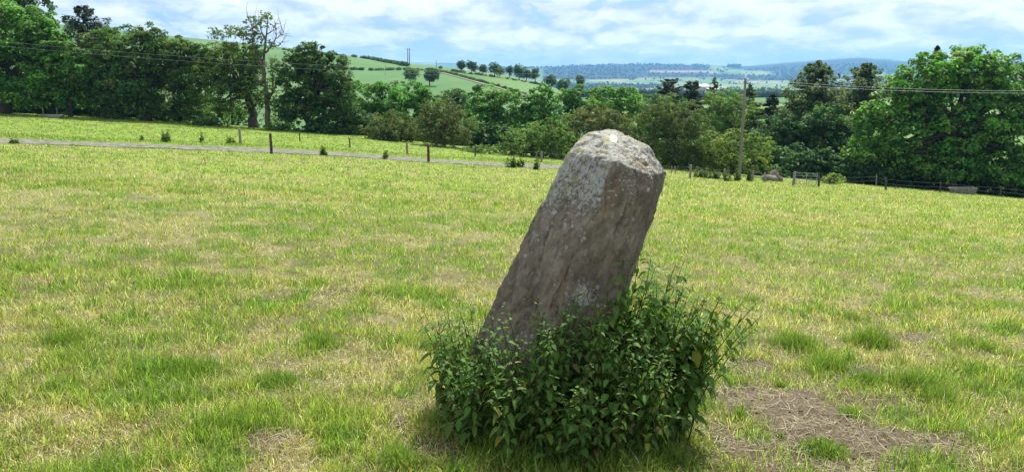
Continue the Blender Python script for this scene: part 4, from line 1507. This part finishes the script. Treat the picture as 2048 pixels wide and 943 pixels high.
def stone_mat():
    m, nt, L = new_mat('standing_stone')
    gr = N(nt, 'ShaderNodeAttribute', attribute_name='grain')
    cv = N(nt, 'ShaderNodeAttribute', attribute_name='cover')
    sp = N(nt, 'ShaderNodeSeparateColor')
    L(cv.outputs['Color'], sp.inputs[0])

    def nz(scale, stretch=(1, 1, 1), detail=6, rough=.6, dist=0.0, off=(0, 0, 0)):
        mp = N(nt, 'ShaderNodeMapping')
        mp.inputs['Scale'].default_value = stretch
        mp.inputs['Location'].default_value = off
        n = N(nt, 'ShaderNodeTexNoise', Scale=scale, Detail=detail, Roughness=rough, Distortion=dist)
        L(gr.outputs['Vector'], mp.inputs[0])
        L(mp.outputs[0], n.inputs['Vector'])
        return n.outputs[0]

    def ramp(s, stops):
        r = N(nt, 'ShaderNodeValToRGB')
        L(s, r.inputs[0])
        el = r.color_ramp.elements
        while len(el) < len(stops):
            el.new(.5)
        for e, (p, c) in zip(el, stops):
            e.position = p
            e.color = (*c, 1) if len(c) == 3 else c
        return r.outputs[0]

    def M(op, a, b, clamp=False):
        n = N(nt, 'ShaderNodeMath', operation=op, use_clamp=clamp)
        for i, s in enumerate((a, b)):
            if isinstance(s, (int, float)):
                n.inputs[i].default_value = s
            else:
                L(s, n.inputs[i])
        return n.outputs[0]

    def mix(f, a, b):
        n = N(nt, 'ShaderNodeMix', data_type='RGBA')
        L(f, n.inputs[0]) if not isinstance(f, float) else setattr(n.inputs[0], 'default_value', f)
        for i, s in ((6, a), (7, b)):
            if isinstance(s, tuple):
                n.inputs[i].default_value = (*s, 1)
            else:
                L(s, n.inputs[i])
        return n.outputs[2]

    def sm(s, lo, hi):
        n = N(nt, 'ShaderNodeMapRange', interpolation_type='SMOOTHSTEP')
        n.inputs[1].default_value, n.inputs[2].default_value = lo, hi
        L(s, n.inputs[0])
        return n.outputs[0]
    broad = nz(4.5, (1, 1, .6), 7, .68, .3)
    grain = nz(26.0, (1, 1, .5), 8, .78, .5)
    fine = nz(110.0, (1, 1, .6), 4, .7)
    base = ramp(broad, [(.32, (.110, .088, .066)), (.5, (.190, .152, .116)), (.68, (.290, .246, .200))])
    streak = ramp(grain, [(.36, (.38, .36, .33)), (.5, (.95, .95, .95)), (.66, (1.35, 1.3, 1.2))])
    mul = N(nt, 'ShaderNodeMix', data_type='RGBA', blend_type='MULTIPLY')
    mul.inputs[0].default_value = .85
    L(base, mul.inputs[6])
    L(streak, mul.inputs[7])
    # rusty stains and dark vertical seams
    rust = sm(nz(7.0, (1, 1, .25), 5, .6, 0, (3, 1, 2)), .58, .72)
    c = mix(M('MULTIPLY', rust, .55), mul.outputs[2], (.26, .165, .085))
    seam = sm(nz(15.0, (1, 1, .14), 5, .65, .6, (7, 2, 5)), .60, .68)
    c = mix(M('MULTIPLY', seam, .75), c, (.045, .038, .030))
    # dark algae/moss film low down and in patches
    alg = M('MULTIPLY', sm(nz(9.0, (1, 1, .5), 6, .7, 0, (1, 5, 2)), .48, .62), M('ADD', M('MULTIPLY', sp.outputs[2], .6), .25), True)
    c = mix(alg, c, (.050, .056, .028))
    # grey lichen crust, yellow-green lichen, white specks
    crust = M('ADD', M('MULTIPLY', nz(48.0, (1, 1, .8), 8, .75, .5, (2, 8, 1)), 1.15), M('MULTIPLY', nz(9.0, (1, 1, .7), 5, .65, .3), .40))
    lim = M('SUBTRACT', 1.0, M('MULTIPLY', sp.outputs[0], .26))
    lm = sm(M('SUBTRACT', crust, lim), -.035, .05)
    # round crusts: cells whose own number lies under the local cover
    mpv = N(nt, 'ShaderNodeMapping')
    wob = N(nt, 'ShaderNodeTexNoise', Scale=40.0, Detail=4)
    L(gr.outputs['Vector'], wob.inputs['Vector'])
    addv = N(nt, 'ShaderNodeVectorMath', operation='MULTIPLY_ADD')
    L(wob.outputs['Color'], addv.inputs[0])
    addv.inputs[1].default_value = (.03, .03, .03)
    L(gr.outputs['Vector'], addv.inputs[2])
    for scl, rad in ((26.0, .42), (60.0, .45)):
        vo = N(nt, 'ShaderNodeTexVoronoi', Scale=scl)
        L(addv.outputs[0], vo.inputs['Vector'])
        sc = N(nt, 'ShaderNodeSeparateColor')
        L(vo.outputs['Color'], sc.inputs[0])
        lim2 = M('MULTIPLY', M('SUBTRACT', M('ADD', M('MULTIPLY', sp.outputs[0], .75), .05), sc.outputs[0]), 1.4)
        cell = sm(M('SUBTRACT', M('MINIMUM', lim2, rad), vo.outputs['Distance']), -.02, .06)
        lm = M('MAXIMUM', lm, M('MULTIPLY', cell, .8))
    lcol = ramp(fine, [(.3, (.25, .25, .215)), (.55, (.385, .38, .335)), (.75, (.53, .525, .475))])
    c = mix(M('MULTIPLY', lm, .92), c, lcol)
    yl = M('MULTIPLY', sm(nz(13.0, (1, 1, 1), 6, .7, .3, (9, 1, 4)), .54, .62), M('POWER', sp.outputs[0], 1.5), True)
    c = mix(M('MULTIPLY', yl, .75), c, (.30, .30, .105))
    dark = M('MULTIPLY', sm(nz(40.0, (1, 1, .6), 6, .75, .5, (4, 4, 9)), .56, .62), M('ADD', M('MULTIPLY', sp.outputs[0], .7), .12), True)
    c = mix(M('MULTIPLY', dark, .8), c, (.06, .055, .045))
    speck = sm(nz(55.0, (1, 1, 1), 3, .6, 0, (6, 6, 1)), .70, .74)
    c = mix(M('MULTIPLY', speck, .5), c, (.5, .5, .46))
    wm = sm(M('ADD', sp.outputs[1], M('MULTIPLY', M('SUBTRACT', nz(28.0, (1, 1, 1), 4, .6), .5), 2.2)), .62, .72)
    c = mix(wm, c, (.82, .82, .80))
    pr = N(nt, 'ShaderNodeBsdfPrincipled', Roughness=.88)
    pr.inputs['Specular IOR Level'].default_value = .25
    L(c, pr.inputs[0])
    hgt = M('ADD', M('MULTIPLY', grain, .7), M('ADD', M('MULTIPLY', fine, .35), M('SUBTRACT', M('MULTIPLY', lm, .25), M('MULTIPLY', seam, .6))))
    bp = N(nt, 'ShaderNodeBump', Strength=1.0, Distance=.010)
    L(hgt, bp.inputs['Height'])
    L(bp.outputs[0], pr.inputs['Normal'])
    L(pr.outputs[0], N(nt, 'ShaderNodeOutputMaterial').inputs[0])
    return m


build_stone()

# ------------------------------------------------------------------ nettles
rn = random.Random(12)


def nettle_leaf(width, fold, droop, col, seed):
    rng = np.random.default_rng(seed)
    n = 7
    V, Q, Tt = [], [], []
    for i in range(n + 1):
        t = i / n
        w = width * math.sin(math.pi * min(1, (t * .93 + .04)) ** .72) * (1.0 if i % 2 else .86) * (1 if 0 < i < n else .12)
        y = t
        z = -droop * t * t
        V += [(-w, y - .03 * (i % 2), z + fold * w + .015 * rng.normal()), (0, y, z - .02), (w, y - .03 * (i % 2), z + fold * w + .015 * rng.normal())]
    for i in range(n):
        a = i * 3
        Q += [(a, a + 1, a + 4, a + 3), (a + 1, a + 2, a + 5, a + 4)]
    C = np.array(col) * np.ones((len(V), 1))
    C[1::3] *= 1.15
    return mesh_np('leaf', np.array(V), quads=np.array(Q), col=C)


LEAVES, YLEAVES, NLEAVES = [], [], []
for i in range(8):
    k = .55 + .85 * rn.random()
    LEAVES.append(nettle_leaf(.30 + .06 * rn.random(), .25 + .3 * rn.random(), .12 + .35 * rn.random(), (.095 * k, .195 * k, .040 * k), i))
    k = .8 + .4 * rn.random()
    NLEAVES.append(nettle_leaf(.20 + .05 * rn.random(), .4 + .3 * rn.random(), .25 + .4 * rn.random(), (.108 * k, .195 * k, .040 * k), 40 + i))
for i in range(4):
    YLEAVES.append(nettle_leaf(.30, .3, .3, [(.20, .22, .03), (.11, .19, .03), (.26, .22, .05), (.16, .14, .05)][i], 80 + i))
for m_ in LEAVES + YLEAVES + NLEAVES:
    m_.materials.append(MAT['weed'])


def nettle(x, y, h, lean, label, group, narrow=False, yellow=.02, size=.075):
    z0 = float(zg(x, y)) - .02
    root = thing('nettle', (x, y, z0), label, 'nettle', group)
    K = 7
    lx, ly = lean
    t = np.linspace(0, 1, K)
    pts = np.stack([lx * t ** 1.7, ly * t ** 1.7, h * (t - .12 * (lx * lx + ly * ly) / max(h * h, .01) * t ** 2)], 1)
    pts[1:-1, :2] += np.array([[rn.gauss(0, .008), rn.gauss(0, .008)] for _ in range(K - 2)])
    V, Q, Tt = tube_np(pts, np.linspace(.0042, .0018, K), 5)
    k = .8 + .4 * rn.random()
    obj('stem', mesh_np('stem', V, quads=Q, tris=Tt, col=np.array([.075, .085, .035]) * k, smooth=True), MAT['weed'], root)
    nodes = max(5, int(h / .048))
    a0 = rn.random() * 6.28
    pool = NLEAVES if narrow else LEAVES
    for i in range(nodes):
        f = 1 - (i / nodes) * .86
        if f < .3 and rn.random() < .3:
            continue
        p = Vector([float(np.interp(f, t, pts[:, q])) for q in range(3)])
        sz = size * (.68 + .57 * min(1, (1 - f) * 2.6)) * rn.uniform(.8, 1.2)
        if i == 0:
            sz *= .7
        for s in range(2):
            a = a0 + i * math.pi / 2 + s * math.pi + rn.gauss(0, .25)
            pitch = rn.uniform(-.75, .15) if i > 1 else rn.uniform(-.1, .7)
            q = Quaternion((0, 0, 1), a) @ Quaternion((1, 0, 0), pitch) @ Quaternion((0, 1, 0), rn.gauss(0, .25))
            me = rn.choice(YLEAVES) if rn.random() < yellow * (1.8 if f < .5 else .7) else rn.choice(pool)
            o = bpy.data.objects.new('leaf', me)
            COL.objects.link(o)
            o.parent = root
            off = q @ Vector((0, sz * .22, 0))
            o.matrix_local = Matrix.Translation(p + off) @ q.to_matrix().to_4x4() @ Matrix.Diagonal((sz, sz, sz, 1))
    return root


def stone_x(y):
    return STONE_XY[0]


sx, sy = float(STONE_XY[0]), float(STONE_XY[1])


def in_stone(x, y):
    return abs((x - sx + .02) / .42) ** 3 + abs((y - sy - .10) / .30) ** 3 < 1


LBL = {'front': ('broad leaved nettle in the middle of the thick patch before the stone', 'nettles in front of the stone'),
       'front_left': ('broad leaved nettle before the lower left corner of the stone', 'nettles before the left corner of the stone'),
       'front_right': ('broad leaved nettle before the lower right corner of the stone', 'nettles before the right corner of the stone'),
       'left': ('low nettle at the left foot of the standing stone', 'nettles left of the stone'),
       'right': ('tall nettle crowding the right side of the standing stone', 'nettles right of the stone'),
       'arch': ('narrow leaved nettle arching out over the bare earth', 'nettles arching over the bare earth')}
cnt = 0
tries = 0
while cnt < 150 and tries < 4000:      # front
    tries += 1
    x, y = rn.uniform(sx - .44, sx + .74), rn.uniform(sy - .74, sy + .0)
    if in_stone(x, y) or ((x - sx - .12) / .68) ** 2 + ((y - sy) / .76) ** 2 > 1:
        continue
    fx = abs((x - sx - .12) / .68)
    h = (.84 - .28 * fx ** 2) * rn.uniform(.72, 1.08) * (.62 if y < sy - .58 else .92 if y < sy - .42 else 1)
    nettle(x, y, h, (rn.gauss(0, .07) + .10 * (x - sx), rn.gauss(-.05, .05)), *LBL['front_left' if x < sx - .15 else ('front_right' if x > sx + .32 else 'front')], size=rn.uniform(.036, .058), narrow=rn.random() < .4, yellow=.07)
    cnt += 1
for i in range(34):                   # left
    x, y = rn.uniform(sx - .56, sx - .34), rn.uniform(sy - .35, sy + .3)
    nettle(x, y, rn.uniform(.40, .70), (rn.uniform(-.16, .02), rn.gauss(0, .06)), *LBL['left'], narrow=rn.random() < .6, yellow=.10, size=rn.uniform(.05, .075))
for i in range(62):                   # right
    x, y = rn.uniform(sx + .34, sx + .84), rn.uniform(sy - .30, sy + .35)
    h = rn.uniform(.75, 1.26) * (1 - .24 * max(0, (x - sx - .42) / .4))
    nettle(x, y, h, (rn.uniform(-.02, .20), rn.gauss(0, .06)), *LBL['right'], narrow=rn.random() < .55, yellow=.05, size=rn.uniform(.06, .085))
for i in range(34):                   # arching right
    x, y = rn.uniform(sx + .50, sx + .85), rn.uniform(sy - .30, sy + .15)
    nettle(x, y, rn.uniform(.45, .95), (rn.uniform(.16, .44), rn.uniform(-.14, .05)), *LBL['arch'], narrow=True, yellow=.06, size=rn.uniform(.05, .07))


MAT['stalk'] = noisy_mat('dry_stalk', (.13, .09, .055), (.26, .19, .12), 20, .9, .3)
for i in range(14):                   # last year's stalks
    x, y = rn.uniform(sx - .45, sx + .55), rn.uniform(sy - .5, sy - .3)
    h, lx, ly = rn.uniform(.30, .62), rn.uniform(-.25, .25), rn.uniform(-.2, .05)
    t_ = np.linspace(0, 1, 6)
    pts_ = np.stack([lx * t_ ** 1.5, ly * t_, h * t_], 1)
    parts_ = [tube_np(pts_, np.linspace(.003, .0012, 6), 4)]
    for q in range(5):
        b_ = pts_[2] + (pts_[5] - pts_[2]) * rn.random()
        parts_.append(tube_np(np.array([b_, b_ + np.array([rn.gauss(0, .03), rn.gauss(0, .03), .03])]), [.0012, .0007], 4))
    V_, Q_, T_ = join_np(parts_)
    tag(obj('dry_stalk', mesh_np('dry_stalk', V_, quads=Q_, tris=T_), MAT['stalk'], loc=(x, y, float(zg(x, y)) - .01)),
        'thin dry brown stalk sticking out among the nettles', 'stalk', 'dry stalks among the nettles')


# ------------------------------------------------------------------ grass
def build_grass():
    rng = np.random.default_rng(3)

    def blades(x, y, h, wd, lean, col, segs, name_z=None, flat=None):
        """tapered bent blades; segs 1 = single triangle"""
        n = len(x)
        z = zg(x, y) + trk_cut(x, y) - .006
        a = rng.random(n) * 6.283
        d = np.stack([np.cos(a), np.sin(a)], 1)
        f = rng.random(n) * 6.283
        w = np.stack([np.cos(f), np.sin(f)], 1) * (wd * .5)[:, None]
        tip = np.stack([x + d[:, 0] * h * lean, y + d[:, 1] * h * lean, z + h * np.sqrt(np.maximum(1 - lean ** 2, .02))], 1)
        b = np.stack([x, y, z], 1)
        w3 = np.concatenate([w, np.zeros((n, 1))], 1)
        if segs == 1:
            V = np.stack([b - w3, b + w3, tip], 1).reshape(-1, 3)
            T_ = np.arange(n * 3).reshape(n, 3)
            return V, None, T_, np.repeat(col, 3, axis=0)
        mid = b * .5 + tip * .5
        mid[:, 2] += h * lean * .22
        mid[:, :2] -= d * (h * lean * .12)[:, None]
        V = np.stack([b - w3, b + w3, mid - w3 * .8, mid + w3 * .8, tip], 1).reshape(-1, 3)
        k = np.arange(n)[:, None] * 5
        Q_ = k + np.array([[0, 1, 3, 2]])
        T_ = k + np.array([[2, 3, 4]])
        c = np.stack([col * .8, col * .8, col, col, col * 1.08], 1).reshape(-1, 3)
        return V, Q_, T_, c

    def sample(n, y0, y1, p):
        e = 1 - p
        r = rng.random(n)
        Y = (y0 ** e + r * (y1 ** e - y0 ** e)) ** (1 / e)
        u = rng.uniform(-160, 2210, n)
        return (u - CX) / F * Y, Y

    def colours(x, y, soil, straw, lush, beyond, dryfrac):
        n = len(x)
        t = rng.random(n)
        dry = t < dryfrac
        col = lerp(np.broadcast_to(C_GREEN, (n, 3)), C_LUSH, np.clip(lush + .25 * rng.normal(size=n), 0, 1))
        col = lerp(col, np.array([.135, .235, .032]), beyond * .7)
        yel = np.clip(rng.normal(size=n) * .3 + .15 + .4 * straw, 0, 1)
        col = lerp(col, np.array([.37, .375, .105]), yel * (1 - lush * .7))
        dc = C_STRAW * (0.7 + .75 * rng.random((n, 1)))
        dc = np.where(rng.random((n, 1)) < .3, np.array([.36, .25, .12]), dc)
        col = np.where(dry[:, None], dc, col)
        return np.clip(col * np.exp(.40 * rng.normal(size=(n, 1)) - .03), .01, .8), dry

    PV, PQ, PT, PC, o = [], [], [], [], [0]

    def add(V, Q_, T_, C):
        PV.append(V)
        if Q_ is not None:
            PQ.append(Q_ + o[0])
        PT.append(T_ + o[0])
        PC.append(C)
        o[0] += len(V)

    def clear(x, y):
        d = np.abs(y - trk_y(x))
        return ~((rng.random(len(x)) < .62 + .3 * (np.abs(d - .45) < .25)) & (d < .72 + .5 * (fbm(x * 1.5, y * 1.5, 33, 2) - .3)) & (x < TRK_END)) & ~((np.abs((x - sx) / .34) < 1) & (np.abs((y - sy - .12) / .24) < 1)) & (y < yb(x) + 3)

    # near: individual bent blades, then a coarser middle band
    for n0, y0, y1, p_, segs, wmin, wk in ((250000, 2.9, 8.6, 1.2, 2, .0048, .0009), (230000, 8.0, 22, 1.1, 1, .006, .00095)):
        x, y = sample(n0, y0, y1, p_)
        soil, straw, lush, beyond = field_masks(x, y)
        tuft = fbm(x * 4.5, y * 4.5, 23, 3)
        keep = (rng.random(len(x)) > soil * .985) & clear(x, y) & (rng.random(len(x)) < .10 + 1.35 * tuft + .3 * lush)
        x, y, soil, straw, lush, beyond, tuft = (q[keep] for q in (x, y, soil, straw, lush, beyond, tuft))
        n = len(x)
        col, dry = colours(x, y, soil, straw, lush, beyond, np.clip(.20 + .46 * straw - .20 * lush + .3 * (.5 - tuft), .06, .85))
        h = (.04 + .085 * rng.random(n) ** 1.3) * (.30 + 1.25 * tuft ** 1.2) * (1 + .35 * lush) * (1 - .15 * straw)
        h = np.where(dry, h * 1.1, h)
        lean = np.clip(rng.normal(size=n) * .27 + .52 + np.where(dry, .22, 0), .08, .985)
        wd = np.maximum(wmin, wk * y) * (.65 + .7 * rng.random(n)) * np.where(dry, .8, 1.0)
        col = np.clip(col * np.array([1.12, 1.12, 1.05]), 0, .85)
        add(*blades(x, y, h, wd, lean, col, segs))
    # far: single triangles
    x, y = sample(240000, 19, 96, 1.2)
    soil, straw, lush, beyond = field_masks(x, y)
    keep = (rng.random(len(x)) > soil * .9) & clear(x, y)
    x, y, soil, straw, lush, beyond = (q[keep] for q in (x, y, soil, straw, lush, beyond))
    n = len(x)
    col, dry = colours(x, y, soil, straw, lush, beyond, np.clip(.26 + .42 * straw - .22 * lush, .05, .75) * (1 - .6 * beyond))
    h = (.035 + .06 * rng.random(n)) * (1 + .7 * lush) * (1 + .004 * y)
    edge = np.exp(-((np.abs(y - trk_y(x)) - 1.9) / .6) ** 2) * (x < TRK_END)
    h = h * (1 + .5 * edge * (y > trk_y(x))) * np.where((y < trk_y(x)) & (y > trk_y(x) - 6) & (x < TRK_END), .8, 1)
    add(*blades(x, y, h, np.maximum(.012, .00085 * y) * (.7 + .6 * rng.random(n)), np.clip(rng.normal(size=n) * .25 + .35, .05, .95), col, 1))
    # tussocks
    for u, v, rp, hh, m in [(1590, 692, 55, .17, 900), (1740, 690, 50, .19, 950), (1655, 735, 50, .14, 700), (1825, 775, 50, .16, 800), (1650, 905, 55, .10, 600), (1735, 765, 40, .12, 500), (1880, 800, 60, .13, 500), (370, 745, 95, .12, 1200),
                            (560, 765, 60, .11, 600), (640, 690, 45, .13, 500), (130, 690, 60, .14, 600), (1260, 800, 30, .14, 200), (1000, 915, 80, .18, 900), (1120, 925, 80, .20, 1000), (1240, 925, 80, .18, 900),
                            (900, 860, 50, .16, 500), (1340, 930, 60, .14, 500), (800, 935, 60, .13, 500), (470, 860, 70, .12, 500), (1700, 640, 30, .12, 250), (870, 700, 40, .14, 350), (1290, 860, 60, .16, 500),
                            (1480, 830, 16, .10, 120), (1560, 770, 14, .08, 90), (1700, 830, 30, .08, 200), (1560, 870, 10, .06, 60), (770, 585, 50, .10, 300), (1500, 600, 45, .10, 250), (350, 520, 50, .12, 300), (1960, 700, 60, .12, 400)]:
        g = G(u, v)
        r = rp * g[1] / F
        q = rng.normal(size=(m, 2)) * .5
        x, y = g[0] + q[:, 0] * r, g[1] + q[:, 1] * r * .9
        dd = np.hypot(q[:, 0], q[:, 1])
        col = lerp(np.broadcast_to(np.array([.155, .265, .045]), (m, 3)), np.array([.20, .27, .05]), np.clip(rng.normal(size=m) * .3 + .3, 0, 1)) * (1 + .2 * rng.normal(size=(m, 1)))
        h = hh * (.45 + .75 * rng.random(m)) * np.clip(1.15 - .45 * dd, .3, 1.2)
        add(*blades(x, y, h, np.full(m, .0052) * (.7 + .6 * rng.random(m)), np.clip(rng.normal(size=m) * .2 + .3 + .22 * dd, .05, .95), np.clip(col, .01, .6), 2))
    C = np.concatenate(PC)
    me = mesh_np('grass', np.concatenate(PV), quads=np.concatenate(PQ), tris=np.concatenate(PT), col=C)
    tag(obj('grass', me, MAT['blade']), 'short grazed green and straw coloured grass covering the pasture', 'grass', kind='stuff')
    print('grass tris', len(np.concatenate(PT)) + 2 * len(np.concatenate(PQ)))

    # loose dry straw lying on the earth
    n = 52000
    x, y = sample(n, 2.9, 13, 1.4)
    soil, straw, lush, beyond = field_masks(x, y)
    keep = (rng.random(n) < .12 + .5 * straw + .75 * soil) & clear(x, y)
    x, y = x[keep], y[keep]
    n = len(x)
    a = rng.random(n) * 6.283
    ln = .012 + .055 * rng.random(n) ** 1.8
    d = np.stack([np.cos(a), np.sin(a), rng.normal(size=n) * .16], 1) * ln[:, None]
    bend = np.stack([-np.sin(a), np.cos(a), np.zeros(n)], 1) * (ln * rng.normal(size=n) * .16)[:, None]
    p = np.stack([x, y, zg(x, y) + .006 + .022 * rng.random(n)], 1)
    s = np.stack([-np.sin(a), np.cos(a), rng.normal(size=n) * .4], 1) * (.0009 + .0009 * rng.random(n))[:, None] * np.maximum(1, y / 5)[:, None]
    V = np.stack([p - d - s, p - d + s, p + bend - s, p + bend + s, p + d - s * .4, p + d + s * .4], 1).reshape(-1, 3)
    k = np.arange(n)[:, None] * 6
    Q_ = np.concatenate([k + np.array([[0, 1, 3, 2]]), k + np.array([[2, 3, 5, 4]])])
    C = np.array([.62, .56, .36]) * (.55 + .7 * rng.random((n, 1)))
    C = np.where(rng.random((n, 1)) < .35, np.array([.24, .17, .10]), C)
    me = mesh_np('straw_litter', V, quads=Q_, col=np.repeat(np.clip(C, 0, .75), 6, axis=0))
    tag(obj('straw_litter', me, MAT['blade']), 'dry straw stalks scattered on the grass and bare earth', 'straw', kind='stuff')

    # crumbs of earth and small stones on the bare patch
    m = 9000
    x, y = sample(m * 3, 3.0, 8.5, 1.2)
    soil = mask_of(SOIL_E, x, y, 41)
    keep = rng.random(len(x)) < soil * .8
    x, y = x[keep][:m], y[keep][:m]
    n = len(x)
    r = .0022 + .010 * rng.random(n) ** 4
    oc = np.array([(1, 0, 0), (-1, 0, 0), (0, 1, 0), (0, -1, 0), (0, 0, 1), (0, 0, -1)], float)
    of = np.array([(0, 2, 4), (2, 1, 4), (1, 3, 4), (3, 0, 4), (2, 0, 5), (1, 2, 5), (3, 1, 5), (0, 3, 5)])
    V = oc[None] * (r[:, None] * (.6 + .7 * rng.random((n, 6))))[:, :, None] * np.array([1, 1, .7]) + np.stack([x, y, zg(x, y) + r * .2], 1)[:, None]
    Fc = of[None] + (np.arange(n) * 6)[:, None, None]
    C = np.array([.135, .106, .074]) * (.75 + .5 * rng.random((n, 1)))
    C = np.where(rng.random((n, 1)) < .07, np.array([.34, .33, .31]), C)
    me = mesh_np('soil_crumbs', V.reshape(-1, 3), tris=Fc.reshape(-1, 3), col=np.repeat(C, 6, axis=0))
    tag(obj('soil_crumbs', me, MAT['ground']), 'crumbs of earth and grit on the trodden bare ground', 'soil', kind='stuff')


build_grass()


# ------------------------------------------------------------------ air
def build_haze():
    V, Q, _t = box_np((0, 5500, 60), (26000, 13000 + 400, 420))
    me = mesh_np('haze', V, quads=Q)
    m, nt, L = new_mat('haze')
    pv = N(nt, 'ShaderNodeVolumePrincipled')
    pv.inputs['Color'].default_value = (.24, .53, 1.0, 1)
    pv.inputs['Density'].default_value = 0.000095
    pv.inputs['Anisotropy'].default_value = 0.2
    L(pv.outputs[0], N(nt, 'ShaderNodeOutputMaterial').inputs['Volume'])
    tag(obj('haze', me, m), 'thin blue summer haze over the valley', None, kind='stuff')


build_haze()
